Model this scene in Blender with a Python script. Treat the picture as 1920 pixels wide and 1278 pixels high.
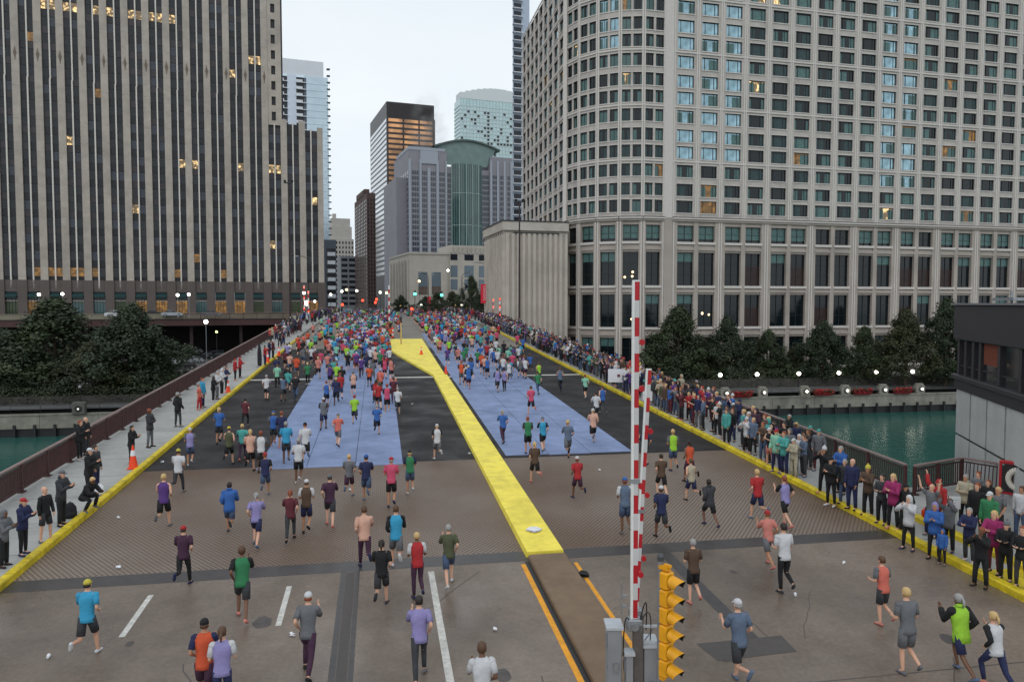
import bpy, bmesh, math, random
from mathutils import Vector, Matrix, Euler
random.seed(7)
for o in list(bpy.data.objects): bpy.data.objects.remove(o)
scene = bpy.context.scene
COL = scene.collection
R = math.radians

# ------------------------------------------------------------------ camera
FPX = 1400.0; YAW = R(10.1); PITCH = math.atan(70/1400.); CAMH = 8.5; SLOPE = .0422
cam_d = bpy.data.cameras.new('camera'); cam_d.sensor_width = 36; cam_d.lens = 36*FPX/1920
cam_d.clip_start = .1; cam_d.clip_end = 9000
cam = bpy.data.objects.new('camera', cam_d); COL.objects.link(cam)
cam.location = (0, 0, CAMH); cam.rotation_euler = Euler((R(90)-PITCH, 0, -YAW), 'XYZ')
scene.camera = cam

# ------------------------------------------------------------------ sky and light (overcast morning)
world = bpy.data.worlds.new("World"); scene.world = world; world.use_nodes = True
nt = world.node_tree; nt.nodes.clear()
wo = nt.nodes.new('ShaderNodeOutputWorld'); bg = nt.nodes.new('ShaderNodeBackground')
sky = nt.nodes.new('ShaderNodeTexSky'); sky.sky_type = 'NISHITA'; sky.sun_disc = False
SUN_EL, SUN_AZ = R(38), R(200)
sky.sun_elevation = SUN_EL; sky.sun_rotation = SUN_AZ
hs = nt.nodes.new('ShaderNodeHueSaturation'); hs.inputs['Saturation'].default_value = .35
nt.links.new(sky.outputs[0], hs.inputs['Color'])
tc = nt.nodes.new('ShaderNodeTexCoord'); mp = nt.nodes.new('ShaderNodeMapping'); mp.inputs['Scale'].default_value = (1, 1, 2.6)
nz = nt.nodes.new('ShaderNodeTexNoise'); nz.inputs['Scale'].default_value = 2.2; nz.inputs['Detail'].default_value = 5
nt.links.new(tc.outputs['Generated'], mp.inputs[0]); nt.links.new(mp.outputs[0], nz.inputs['Vector'])
cr = nt.nodes.new('ShaderNodeValToRGB')
cr.color_ramp.elements[0].position = .3; cr.color_ramp.elements[0].color = (6.7, 7.5, 8.1, 1)
cr.color_ramp.elements[1].position = .7; cr.color_ramp.elements[1].color = (8.3, 8.8, 9.1, 1)
nt.links.new(nz.outputs[0], cr.inputs[0])
mx = nt.nodes.new('ShaderNodeMixRGB'); mx.inputs[0].default_value = .9
nt.links.new(hs.outputs[0], mx.inputs[1]); nt.links.new(cr.outputs[0], mx.inputs[2])
nt.links.new(mx.outputs[0], bg.inputs[0]); bg.inputs[1].default_value = .118
nt.links.new(bg.outputs[0], wo.inputs[0])
sd = bpy.data.lights.new('sun', 'SUN'); sd.energy = .5; sd.angle = R(30); sd.color = (1, .97, .93)
sun = bpy.data.objects.new('sun', sd); COL.objects.link(sun)
sdir = Vector((math.sin(SUN_AZ)*math.cos(SUN_EL), math.cos(SUN_AZ)*math.cos(SUN_EL), math.sin(SUN_EL)))
sun.rotation_euler = sdir.to_track_quat('Z', 'Y').to_euler()
scene.view_settings.view_transform = 'Standard'; scene.view_settings.look = 'None'
scene.view_settings.exposure = 0; scene.view_settings.gamma = 1; scene.view_settings.use_curve_mapping = False
scene.render.engine = 'CYCLES'; scene.cycles.max_bounces = 5; scene.cycles.use_denoising = True

# ------------------------------------------------------------------ survey helpers (where things stand, worked out from the photograph)
CY, SY = math.cos(YAW), math.sin(YAW)
def ray(px, py):
    u = (px-960)/FPX; v = (639-py)/FPX
    Z = math.cos(PITCH)+v*math.sin(PITCH); z = -math.sin(PITCH)+v*math.cos(PITCH)
    return (u*CY+Z*SY, -u*SY+Z*CY, z, Z)
def at(px, py, Z):
    d = ray(px, py); t = Z/d[3]; return Vector((d[0]*t, d[1]*t, CAMH+d[2]*t))
def lev(px, py, z):
    d = ray(px, py); t = (z-CAMH)/d[2]; return Vector((d[0]*t, d[1]*t, z))
def dz(Y):
    if Y < 100: return SLOPE*Y
    if Y < 160: u = Y-100; return SLOPE*100+SLOPE*u-SLOPE*u*u/120
    return SLOPE*130
def deck(px, py, h=0.):
    d = ray(px, py); t = (CAMH-h)/(SLOPE*d[1]-d[2]); Y = d[1]*t
    if Y <= 100: return Vector((d[0]*t, Y, dz(Y)+h))
    z = SLOPE*130+h
    if d[2] >= -.004: t = 260
    else: t = (z-CAMH)/d[2]
    return Vector((d[0]*t, d[1]*t, dz(d[1]*t)+h))
CITY = dz(200)

# ------------------------------------------------------------------ materials
def s(r, g, b):
    f = lambda c: (c/255/12.92 if c/255 <= .04045 else ((c/255+.055)/1.055)**2.4)
    return (f(r), f(g), f(b))
MATS = {}
def mat(name, col, rough=.7, metal=0, noise=0, nscale=3., bump=0, bscale=20., emit=0, ecol=None, spec=.5, stain=0, sscale=.3, coat=0, rvar=0):
    if name in MATS: return MATS[name]
    m = bpy.data.materials.new(name); m.use_nodes = True; n = m.node_tree; N = n.nodes; L = n.links
    b = N['Principled BSDF']; b.inputs['Base Color'].default_value = (*col, 1); b.inputs['Roughness'].default_value = rough
    b.inputs['Metallic'].default_value = metal; b.inputs['Specular IOR Level'].default_value = spec
    if coat: b.inputs['Coat Weight'].default_value = coat; b.inputs['Coat Roughness'].default_value = .08
    t = None
    if noise or stain or bump or rvar:
        t = N.new('ShaderNodeTexCoord')
    cur = None
    if noise:
        z = N.new('ShaderNodeTexNoise'); z.inputs['Scale'].default_value = nscale; z.inputs['Detail'].default_value = 6; L.new(t.outputs['Object'], z.inputs['Vector'])
        r = N.new('ShaderNodeMapRange'); r.inputs[1].default_value = .3; r.inputs[2].default_value = .7
        r.inputs[3].default_value = 1-noise; r.inputs[4].default_value = 1+noise; L.new(z.outputs[0], r.inputs[0])
        v = N.new('ShaderNodeVectorMath'); v.operation = 'SCALE'; v.inputs[0].default_value = col; L.new(r.outputs[0], v.inputs['Scale']); cur = v.outputs[0]
    if stain:
        z = N.new('ShaderNodeTexNoise'); z.inputs['Scale'].default_value = sscale; z.inputs['Detail'].default_value = 8; z.inputs['Roughness'].default_value = .65; L.new(t.outputs['Object'], z.inputs['Vector'])
        r = N.new('ShaderNodeMapRange'); r.inputs[1].default_value = .42; r.inputs[2].default_value = .66
        r.inputs[3].default_value = 1; r.inputs[4].default_value = 1-stain; L.new(z.outputs[0], r.inputs[0])
        v = N.new('ShaderNodeVectorMath'); v.operation = 'SCALE'
        if cur: L.new(cur, v.inputs[0])
        else: v.inputs[0].default_value = col
        L.new(r.outputs[0], v.inputs['Scale']); cur = v.outputs[0]
    if cur: L.new(cur, b.inputs['Base Color'])
    if rvar:
        z = N.new('ShaderNodeTexNoise'); z.inputs['Scale'].default_value = .5; z.inputs['Detail'].default_value = 4; L.new(t.outputs['Object'], z.inputs['Vector'])
        r = N.new('ShaderNodeMapRange'); r.inputs[1].default_value = .35; r.inputs[2].default_value = .65
        r.inputs[3].default_value = max(.05, rough-rvar); r.inputs[4].default_value = min(1, rough+rvar); L.new(z.outputs[0], r.inputs[0]); L.new(r.outputs[0], b.inputs['Roughness'])
    if bump:
        z = N.new('ShaderNodeTexNoise'); z.inputs['Scale'].default_value = bscale; z.inputs['Detail'].default_value = 5; L.new(t.outputs['Object'], z.inputs['Vector'])
        u = N.new('ShaderNodeBump'); u.inputs['Strength'].default_value = bump; u.inputs['Distance'].default_value = .03; L.new(z.outputs[0], u.inputs['Height']); L.new(u.outputs[0], b.inputs['Normal'])
    if emit:
        b.inputs['Emission Color'].default_value = (*(ecol or col), 1); b.inputs['Emission Strength'].default_value = emit
    MATS[name] = m; return m

def glass(name, col, rough=.07, **k):
    return mat(name, col, rough=rough, spec=.45, **k)

# ------------------------------------------------------------------ mesh helpers
class MB:
    """collects shapes and links them as ONE mesh object"""
    def __init__(s): s.v = []; s.f = []; s.m = []; s.sm = []
    def add(s, vs, fs, mi=0, M=None, smooth=False):
        b = len(s.v)
        s.v.extend([tuple(M @ Vector(p)) for p in vs] if M is not None else [tuple(p) for p in vs])
        s.f.extend([tuple(i+b for i in f) for f in fs]); s.m.extend([mi]*len(fs)); s.sm.extend([smooth]*len(fs)); return s
    def box(s, x0, x1, y0, y1, z0, z1, mi=0, M=None):
        return s.add([(x0,y0,z0),(x1,y0,z0),(x1,y1,z0),(x0,y1,z0),(x0,y0,z1),(x1,y0,z1),(x1,y1,z1),(x0,y1,z1)],
              [(0,3,2,1),(4,5,6,7),(0,1,5,4),(1,2,6,5),(2,3,7,6),(3,0,4,7)], mi, M)
    def bevbox(s, x0, x1, y0, y1, z0, z1, b=.01, mi=0, M=None):
        vs = []
        for z, i in ((z0, b), (z0+b, 0), (z1-b, 0), (z1, b)):
            for (x, y) in ((x0+i+b, y0+i), (x1-i-b, y0+i), (x1-i, y0+i+b), (x1-i, y1-i-b), (x1-i-b, y1-i), (x0+i+b, y1-i), (x0+i, y1-i-b), (x0+i, y0+i+b)): vs.append((x, y, z))
        fs = [tuple(range(7, -1, -1)), tuple(range(24, 32))]
        for k in range(3):
            for j in range(8): fs.append((k*8+j, k*8+(j+1) % 8, k*8+8+(j+1) % 8, k*8+8+j))
        return s.add(vs, fs, mi, M)
    def quad(s, a, b, c, d, mi=0, M=None): return s.add([a, b, c, d], [(0, 1, 2, 3)], mi, M)
    def tube(s, p0, p1, r0, r1=None, n=8, mi=0, M=None, smooth=True, cap=True):
        r1 = r0 if r1 is None else r1
        p0 = Vector(p0); p1 = Vector(p1); d = (p1-p0).normalized()
        a = d.orthogonal().normalized(); b = d.cross(a); vs = []
        for p, r in ((p0, r0), (p1, r1)):
            for i in range(n):
                t = 2*math.pi*i/n; vs.append(p+a*r*math.cos(t)+b*r*math.sin(t))
        fs = [(i, (i+1) % n, n+(i+1) % n, n+i) for i in range(n)]
        s.add(vs, fs, mi, M, smooth)
        if cap: s.add(vs, [tuple(range(n-1, -1, -1)), tuple(range(n, 2*n))], mi, M)
        return s
    def path(s, pts, r, n=6, mi=0, M=None):
        for a, b in zip(pts[:-1], pts[1:]): s.tube(a, b, r, n=n, mi=mi, M=M)
        return s
    def loft(s, rings, n=10, mi=0, M=None, cap0=True, cap1=True, smooth=True):
        """rings: (centre, axis1, axis2)"""
        vs = []
        for c, a, b in rings:
            c = Vector(c); a = Vector(a); b = Vector(b)
            for i in range(n):
                t = 2*math.pi*i/n; vs.append(c+a*math.cos(t)+b*math.sin(t))
        fs = []
        for k in range(len(rings)-1):
            for i in range(n): fs.append((k*n+i, k*n+(i+1) % n, (k+1)*n+(i+1) % n, (k+1)*n+i))
        if cap0: fs.append(tuple(range(n-1, -1, -1)))
        if cap1: fs.append(tuple(range((len(rings)-1)*n, len(rings)*n)))
        return s.add(vs, fs, mi, M, smooth)
    def sphere(s, c, rx, ry=None, rz=None, n=10, m=6, mi=0, M=None, v0=-1., v1=1.):
        ry = ry or rx; rz = rz or rx; rings = []
        for k in range(m+1):
            t = math.asin(max(-1, min(1, v0)))+(math.asin(v1)-math.asin(max(-1, v0)))*k/m
            q = max(math.cos(t), .02); rings.append(((c[0], c[1], c[2]+rz*math.sin(t)), (rx*q, 0, 0), (0, ry*q, 0)))
        return s.loft(rings, n, mi, M)
    def merge(s, o, M=None, mimap=None):
        b = len(s.v); s.v.extend([tuple(M @ Vector(p)) for p in o.v] if M is not None else o.v)
        s.f.extend([tuple(i+b for i in f) for f in o.f]); s.m.extend([mimap[i] if mimap else i for i in o.m]); s.sm.extend(o.sm); return s
    def mesh(s, name, mats):
        me = bpy.data.meshes.new(name); me.from_pydata(s.v, [], s.f)
        for m in (mats if isinstance(mats, (list, tuple)) else [mats]): me.materials.append(m)
        me.polygons.foreach_set('material_index', s.m); me.polygons.foreach_set('use_smooth', s.sm); me.update(); return me
    def build(s, name, mats, parent=None, loc=None, rz=None):
        return put(name, s.mesh(name, mats), parent, loc, rz)
def put(name, me, parent=None, loc=None, rz=None, mats=None, sc=None):
    o = bpy.data.objects.new(name, me); COL.objects.link(o)
    if parent: o.parent = parent
    if loc is not None: o.location = loc
    if rz is not None: o.rotation_euler = (0, 0, rz)
    if sc is not None: o.scale = (sc, sc, sc) if not isinstance(sc, tuple) else sc
    if mats:
        for i, m in mats.items(): o.material_slots[i].link = 'OBJECT'; o.material_slots[i].material = m
    return o
LABELS = set()
def tag(o, label=None, cat=None, group=None, kind=None):
    if label: o['label'] = label; LABELS.add(label)
    if cat: o['category'] = cat
    if group: o['group'] = group
    if kind: o['kind'] = kind
    return o
def thing(name, label, cat, loc=(0, 0, 0), rz=0, group=None):
    o = bpy.data.objects.new(name, None); COL.objects.link(o); o.location = loc; o.rotation_euler = (0, 0, rz); o.empty_display_size = .3
    return tag(o, label, cat, group)
def T(x, y, z=0, rz=0): return Matrix.Translation((x, y, z)) @ Matrix.Rotation(rz, 4, 'Z')
def copy_tree(o, parent=None):
    c = o.copy(); COL.objects.link(c)
    if parent: c.parent = parent
    for ch in list(o.children): copy_tree(ch, c)
    return c
# ================================================================== MATERIALS
limestone = mat('limestone', s(181,171,161), .85, noise=.09, nscale=.6, stain=.24, sscale=.12, bump=.15, bscale=4)
limestone_b = mat('limestone_pale', s(212,206,198), .8, noise=.05, nscale=1)
granite = mat('brown_granite', s(92,82,78), .55, noise=.18, nscale=9, stain=.15)
dark_span = mat('dark_spandrel', s(27,28,34), .5, noise=.12, nscale=.7)
glass_d = glass('dark_window_glass', (.012,.014,.02), .06)
glass_g = glass('grey_blind_glass', s(62,66,78), .3)
glass_m = glass('mid_window_glass', s(32,35,43), .15)
lit_warm = mat('lit_office_window', s(90,80,66), .3, emit=1.0, ecol=s(255,214,150))
def patchy(m, sc=1.3, lo=.5, hi=.66, k=1.6):
    n = m.node_tree; t = n.nodes.new('ShaderNodeTexCoord'); g = n.nodes.new('ShaderNodeNewGeometry'); z = n.nodes.new('ShaderNodeTexNoise'); z.inputs['Scale'].default_value = sc; z.inputs['Detail'].default_value = 3
    n.links.new(g.outputs['Position'], z.inputs[0]); r = n.nodes.new('ShaderNodeMapRange'); r.inputs[1].default_value = lo; r.inputs[2].default_value = hi; r.inputs[3].default_value = .12; r.inputs[4].default_value = k
    n.links.new(z.outputs[0], r.inputs[0]); n.links.new(r.outputs[0], n.nodes['Principled BSDF'].inputs['Emission Strength'])
patchy(lit_warm)
lit_dim = mat('dim_lit_window', s(70,58,44), .3, emit=.2, ecol=s(235,170,80)); patchy(lit_dim, 1.1, .45, .7, .4)
lit_white = mat('lit_lamp_white', (1,.96,.88), .5, emit=7, ecol=(1,.93,.8))
lit_green = mat('lit_green_signal', (.1,1,.6), .5, emit=4, ecol=(.1,1,.65))
lit_red = mat('lit_red_signal', (1,.08,.04), .5, emit=3, ecol=(1,.07,.03))
stone = mat('hotel_stone', s(190,182,176), .85, noise=.08, nscale=.8, stain=.2, sscale=.25, bump=.1, bscale=6)
stone_base = mat('hotel_base_stone', s(178,167,158), .85, noise=.08, nscale=.8, stain=.26, sscale=.2, bump=.12, bscale=5)
stone_trim = mat('hotel_trim_stone', s(206,199,193), .8, noise=.04, nscale=2)
curtain = mat('sheer_teal_curtain', s(74,106,104), .3, noise=.25, nscale=2.5, spec=.5)
curtain_b = mat('dark_teal_curtain', s(42,64,66), .3, noise=.3, nscale=2.5, spec=.4)
glass_t = glass('hotel_dark_glass', s(18,27,31), .07)
glass_sky = mat('reflective_glass', (.27,.4,.45), .12, metal=1, noise=.3, nscale=.8)
frame_d = mat('dark_bronze_frame', s(30,34,38), .45)
rib_stone = mat('ribbed_concrete', s(190,181,171), .85, noise=.05, nscale=1, stain=.2, sscale=.18)
dark_roof = mat('dark_coping', s(52,52,54), .7)
black_m = mat('black_metal', (.012,.012,.014), .5)
grey_m = mat('galvanised_metal', s(150,153,158), .45, metal=.6, noise=.15, nscale=8)
grey_p = mat('grey_paint', s(140,142,146), .5, noise=.08, nscale=6, stain=.2, sscale=3)
maroon = mat('maroon_steel', s(74,42,42), .5, noise=.18, nscale=4, stain=.25, sscale=1.2, bump=.1)
maroon_d = mat('dark_maroon_steel', s(46,26,28), .55, noise=.2, nscale=3)
rail_top = mat('worn_handrail', s(128,106,102), .5, noise=.15, nscale=5)
yellow = mat('yellow_paint', s(226,199,34), .55, noise=.1, nscale=6, stain=.45, sscale=2.2, bump=.3)
yellow_c = mat('yellow_cover', s(250,228,84), .55, noise=.07, nscale=3, bump=.5, bscale=1.8, stain=.22, sscale=1.1)
white_p = mat('white_road_paint', s(205,202,195), .7, noise=.15, nscale=9, stain=.3, sscale=5)
orange_l = mat('amber_line', s(236,160,30), .6, noise=.1, nscale=8, stain=.25, sscale=3)
red_p = mat('red_paint', s(176,22,34), .45, noise=.06, nscale=8)
white_g = mat('white_gloss_paint', s(222,222,220), .4, noise=.05, nscale=8)
sig_y = mat('signal_yellow', s(238,166,22), .38, noise=.06, nscale=14, stain=.2, sscale=7)
orange_c = mat('cone_orange', s(240,72,26), .5)
white_s = mat('placard_white', s(225,225,230), .7)
asphalt = mat('black_asphalt', s(38,35,38), .68, spec=.3, noise=.14, nscale=14, stain=.3, sscale=.22, bump=.35, bscale=60, rvar=.18)
conc_road = mat('worn_concrete_road', s(124,109,97), .45, noise=.14, nscale=10, stain=.5, sscale=.16, bump=.2, bscale=30, rvar=.22)
conc_old = mat('pale_concrete_road', s(126,119,110), .7, noise=.08, nscale=5, stain=.25, sscale=.12)
sidewalk_m = mat('light_concrete_pavement', s(164,163,160), .75, noise=.07, nscale=5, stain=.22, sscale=.45, bump=.15, bscale=20)
blue_c = mat('blue_carpet', s(129,144,180), .95, noise=.1, nscale=1.2, stain=.26, sscale=.5, bump=.7, bscale=2.2)
steel_j = mat('dark_steel_joint', s(72,68,68), .4, metal=.3, noise=.15, nscale=5)
brown_s = mat('brown_slab', s(120,98,76), .65, noise=.12, nscale=2.5, stain=.25, sscale=.6)
panel_c = mat('grey_panel_concrete', s(178,178,176), .85, noise=.12, nscale=22, stain=.15, sscale=.7)
dark_clad = mat('charcoal_cladding', s(50,47,52), .5, noise=.08, nscale=2)
wall_c = mat('river_wall_concrete', s(140,136,126), .85, noise=.15, nscale=1.2, stain=.4, sscale=.35)
dark_soil = mat('dark_planting_soil', (.02,.022,.016), .9)
trunk_m = mat('bark', s(66,54,44), .9, noise=.2, nscale=6)
def leafmat(name, c0, c1):
    m = bpy.data.materials.new(name); m.use_nodes = True; n = m.node_tree; b = n.nodes['Principled BSDF']; b.inputs['Roughness'].default_value = .65
    t = n.nodes.new('ShaderNodeTexCoord'); z = n.nodes.new('ShaderNodeTexNoise'); z.inputs['Scale'].default_value = 1.6; z.inputs['Detail'].default_value = 6
    n.links.new(t.outputs['Object'], z.inputs['Vector']); r = n.nodes.new('ShaderNodeValToRGB')
    r.color_ramp.elements[0].position = .35; r.color_ramp.elements[0].color = (*c0, 1); r.color_ramp.elements[1].position = .65; r.color_ramp.elements[1].color = (*c1, 1)
    n.links.new(z.outputs[0], r.inputs[0]); n.links.new(r.outputs[0], b.inputs['Base Color']); return m
leaf_a = leafmat('dark_leaves', (.018,.030,.011), (.042,.060,.020)); leaf_b = leafmat('olive_leaves', (.024,.031,.012), (.056,.058,.020)); leaf_c = leafmat('deep_leaves', (.014,.027,.012), (.034,.052,.020))

def grating_mat():
    m = bpy.data.materials.new('open_steel_grating'); m.use_nodes = True; n = m.node_tree; N = n.nodes; L = n.links; b = N['Principled BSDF']
    t = N.new('ShaderNodeTexCoord')
    def wave(rot, sc):
        mp = N.new('ShaderNodeMapping'); mp.inputs['Rotation'].default_value = (0, 0, rot); L.new(t.outputs['Object'], mp.inputs[0])
        w = N.new('ShaderNodeTexWave'); w.inputs['Scale'].default_value = sc; L.new(mp.outputs[0], w.inputs[0]); return w
    a = wave(R(38), 2.6); c = wave(R(-38), 2.6)
    mu = N.new('ShaderNodeMath'); mu.operation = 'MAXIMUM'; L.new(a.outputs[1], mu.inputs[0]); L.new(c.outputs[1], mu.inputs[1])
    rr = N.new('ShaderNodeMapRange'); rr.inputs[1].default_value = .3; rr.inputs[2].default_value = .95; L.new(mu.outputs[0], rr.inputs[0])
    z = N.new('ShaderNodeTexNoise'); z.inputs['Scale'].default_value = .13; z.inputs['Detail'].default_value = 7; L.new(t.outputs['Object'], z.inputs[0])
    r2 = N.new('ShaderNodeValToRGB'); e = r2.color_ramp.elements
    e[0].position = .35; e[0].color = (*s(100,72,52), 1); e[1].position = .62; e[1].color = (*s(140,124,112), 1); L.new(z.outputs[0], r2.inputs[0])
    mi = N.new('ShaderNodeMixRGB'); mi.inputs[1].default_value = (*s(74,60,50), 1); L.new(rr.outputs[0], mi.inputs[0]); L.new(r2.outputs[0], mi.inputs[2]); L.new(mi.outputs[0], b.inputs['Base Color'])
    u = N.new('ShaderNodeBump'); u.inputs['Strength'].default_value = .5; u.inputs['Distance'].default_value = .04; L.new(rr.outputs[0], u.inputs['Height']); L.new(u.outputs[0], b.inputs['Normal'])
    b.inputs['Roughness'].default_value = .5; return m
grating = grating_mat()
def water_mat():
    m = bpy.data.materials.new('green_river_water'); m.use_nodes = True; n = m.node_tree; N = n.nodes; L = n.links; b = N['Principled BSDF']
    b.inputs['Base Color'].default_value = (.022, .09, .075, 1); b.inputs['Roughness'].default_value = .2; b.inputs['IOR'].default_value = 1.33; b.inputs['Specular IOR Level'].default_value = .35
    t = N.new('ShaderNodeTexCoord'); z = N.new('ShaderNodeTexNoise'); z.inputs['Scale'].default_value = .9; z.inputs['Detail'].default_value = 5; L.new(t.outputs['Object'], z.inputs[0])
    u = N.new('ShaderNodeBump'); u.inputs['Strength'].default_value = .5; u.inputs['Distance'].default_value = .12; L.new(z.outputs[0], u.inputs['Height']); L.new(u.outputs[0], b.inputs['Normal']); return m
water_m = water_mat()

# ================================================================== GROUND, RIVER, BRIDGE
WATER = -8.0; BANK_Y = 101.0; LOW = -4.6
def sheet(name, x0, x1, ys, h, m, zf=dz, th=None):
    mb = MB()
    for a, b in zip(ys[:-1], ys[1:]):
        mb.quad((x0, a, zf(a)+h), (x1, a, zf(a)+h), (x1, b, zf(b)+h), (x0, b, zf(b)+h))
        if th:
            mb.quad((x0, a, zf(a)+h-th), (x0, a, zf(a)+h), (x0, b, zf(b)+h), (x0, b, zf(b)+h-th)); mb.quad((x1, a, zf(a)+h), (x1, a, zf(a)+h-th), (x1, b, zf(b)+h-th), (x1, b, zf(b)+h))
    if th:
        a = ys[0]; mb.quad((x0, a, zf(a)+h-th), (x1, a, zf(a)+h-th), (x1, a, zf(a)+h), (x0, a, zf(a)+h)); b = ys[-1]; mb.quad((x1, b, zf(b)+h-th), (x0, b, zf(b)+h-th), (x0, b, zf(b)+h), (x1, b, zf(b)+h))
    return tag(mb.build(name, m), kind='structure')
def yr(a, b, st=6.):
    n = max(1, int((b-a)/st)); return [a+(b-a)*i/n for i in range(n+1)]
flat = lambda z: (lambda Y: z)
sheet('river', -1600, 1600, [-900, BANK_Y+2], WATER, water_m, flat(0))
lower = sheet('riverside_ground', -1600, 1600, [BANK_Y, 700], LOW, mat('dark_lower_ground', s(86,86,86), .8, noise=.15, nscale=1, stain=.3), flat(0))
KL, KR = -9.9, 16.55; RL, RR = -13.25, 19.85
# deck strips, each its own sheet butted to the next
sheet('road_near', KL, KR, yr(-40, 21.35), 0, conc_road)
sheet('expansion_joint', KL, KR, [21.35, 22.1], .004, steel_j)
sheet('steel_grating_deck', KL, KR, yr(22.1, 33.5), 0, grating)
sheet('asphalt_deck', KL, KR, yr(33.5, 84), 0, asphalt)
sheet('concrete_deck', KL, KR, yr(84, 160), 0, conc_old)
sheet('road_far', KL, KR, yr(160, 620, 40), 0, mat('far_asphalt', s(92,88,88), .6, noise=.1, nscale=2))
# bridge body under the deck
mb = MB()
for a, b in zip(yr(-30, BANK_Y+14)[:-1], yr(-30, BANK_Y+14)[1:]):
    for x in (RL-.35, -7, 0, 6, 12, RR+.1):
        mb.add([(x, a, dz(a)-2.4), (x+.3, a, dz(a)-2.4), (x+.3, b, dz(b)-2.4), (x, b, dz(b)-2.4), (x, a, dz(a)-.35), (x+.3, a, dz(a)-.35), (x+.3, b, dz(b)-.35), (x, b, dz(b)-.35)],
               [(0,3,2,1),(4,5,6,7),(0,1,5,4),(1,2,6,5),(2,3,7,6),(3,0,4,7)])
    mb.quad((RL-.4, b, dz(b)-.34), (RR+.45, b, dz(b)-.34), (RR+.45, a, dz(a)-.34), (RL-.4, a, dz(a)-.34))
tag(mb.build('bridge_girders', maroon), kind='structure')
pier = MB().box(RL+1, RR-1, BANK_Y-1, BANK_Y+2.5, WATER-2, dz(BANK_Y)-2.3).build('bridge_pier', wall_c); tag(pier, kind='structure')
pier = MB().box(RL-1, RR+8, 2, 11, WATER-2, dz(2)-2.5).build('bridge_pier', wall_c); tag(pier, kind='structure')
# pavements, raised above the road
sheet('pavement_left', RL-.3, KL-.25, yr(-10, 620, 8), .15, sidewalk_m, th=.14)
sheet('pavement_right', KR+.28, RR+.4, yr(-10, 620, 8), .15, sidewalk_m, th=.14)
# near apron on the right beside the bridge house
sheet('pavement_apron', RR+.41, 29, yr(4, 26.0, 4), .15, sidewalk_m, th=.14)
# slab joints: flat dark strips laid just above the pavement surface
def joint_strip(x0, x1, ys, name):
    mb = MB()
    for y in ys: mb.quad((x0, y, dz(y)+.153), (x1, y, dz(y)+.153), (x1, y+.03, dz(y+.03)+.153), (x0, y+.03, dz(y+.03)+.153))
    tag(mb.build(name, mat('joint_dark', s(98,96,94), .8)), kind='structure')
joint_strip(RL+.05, KL-.3, [15+2.9*i for i in range(34)], 'pavement_joints'); joint_strip(KR+.3, RR-.05, [12+2.9*i for i in range(34)], 'pavement_joints')
def kerb(name, x0, x1, y0, y1, hgt, m, st=6):
    mb = MB()
    ys = yr(y0, y1, st)
    for a, b in zip(ys[:-1], ys[1:]):
        vs = []
        for y in (a, b):
            for (x, z) in ((x0, -.1), (x0, hgt-.04), (x0+.04, hgt), (x1-.04, hgt), (x1, hgt-.04), (x1, -.1)): vs.append((x, y, dz(y)+z))
        mb.add(vs, [(i, i+1, i+7, i+6) for i in range(5)]+[(0, 5, 4, 3, 2, 1), (6, 7, 8, 9, 10, 11)])
    o = mb.build(name, m); return tag(o, kind='structure')
kerb('kerb_left', KL-.25, KL, -10, 96, .22, yellow); kerb('kerb_right', KR, KR+.27, -6, 112, .22, yellow)
kerb('kerb_left_far', KL-.25, KL, 96.01, 600, .2, conc_old, 20); kerb('kerb_right_far', KR, KR+.27, 112.01, 600, .2, conc_old, 20)
kerb('kerb_apron', RR-1.9, RR-1.6, 15.5, 22.5, .34, yellow)
sheet('yellow_kerb_plate', 16.9, 18.5, [14, 18.2], .17, yellow)
# markings
def mark(name, pts, h, m):
    mb = MB().add([(x, y, dz(y)+h) for x, y in pts], [tuple(range(len(pts)))]); return tag(mb.build(name, m), kind='structure')
mark('stop_line', [(KL, 60.3), (KR, 60.3), (KR, 60.85), (KL, 60.85)], .004, white_p)
for x in (-5.95, -2.45): mark('lane_marking', [(x-.07, 18.3), (x+.07, 18.3), (x+.07, 20.6), (x-.07, 20.6)], .004, white_p)
for x in (-5.95, -2.45): mark('lane_marking', [(x-.07, 11.5), (x+.07, 11.5), (x+.07, 14.2), (x-.07, 14.2)], .004, white_p)
mark('lane_marking', [(1.31, 6), (1.48, 6), (1.48, 21.0), (1.31, 21.0)], .004, white_p)
mark('lane_marking', [(-9.15, 14.6), (-9.0, 14.6), (-9.0, 16.6), (-9.15, 16.6)], .004, white_p)
mark('amber_line', [(4.02, 4), (4.16, 4), (4.16, 21.1), (4.02, 21.1)], .004, orange_l)
mark('amber_line', [(5.58, 4), (5.7, 4), (5.7, 21.0), (5.58, 21.0)], .004, orange_l)
# track joints and patches
for (x0, x1, y0, y1) in ((-1.12, -.98, 0, 21.34), (-.72, -.6, 0, 21.34), (8.35, 8.72, 15.9, 21.34)): mark('road_joint', [(x0, y0), (x1, y0), (x1, y1), (x0, y1)], .005, steel_j)
mark('road_patch', [(7.3, 15.05), (9.25, 15.15), (9.3, 15.9), (7.15, 15.85)], .006, mat('dark_patch', s(74,68,66), .6, noise=.1, nscale=8))
mark('road_patch', [(-.97, -2), (-.73, -2), (-.73, 21.3), (-.97, 21.3)], .003, mat('dark_patch', (0,0,0)))
kerb('median_strip', 4.3, 5.45, -2, 21.4, .16, brown_s); 
mark('median_gap', [(4.17, 0), (4.3, 0), (4.3, 21.3), (4.17, 21.3)], .007, black_m)
# faint seams across the asphalt and gutter plates
for y in (47.0, 72.5): mark('road_joint', [(KL, y), (KR, y), (KR, y+.07), (KL, y+.07)], .003, mat('seam', s(44,41,44), .5))
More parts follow.
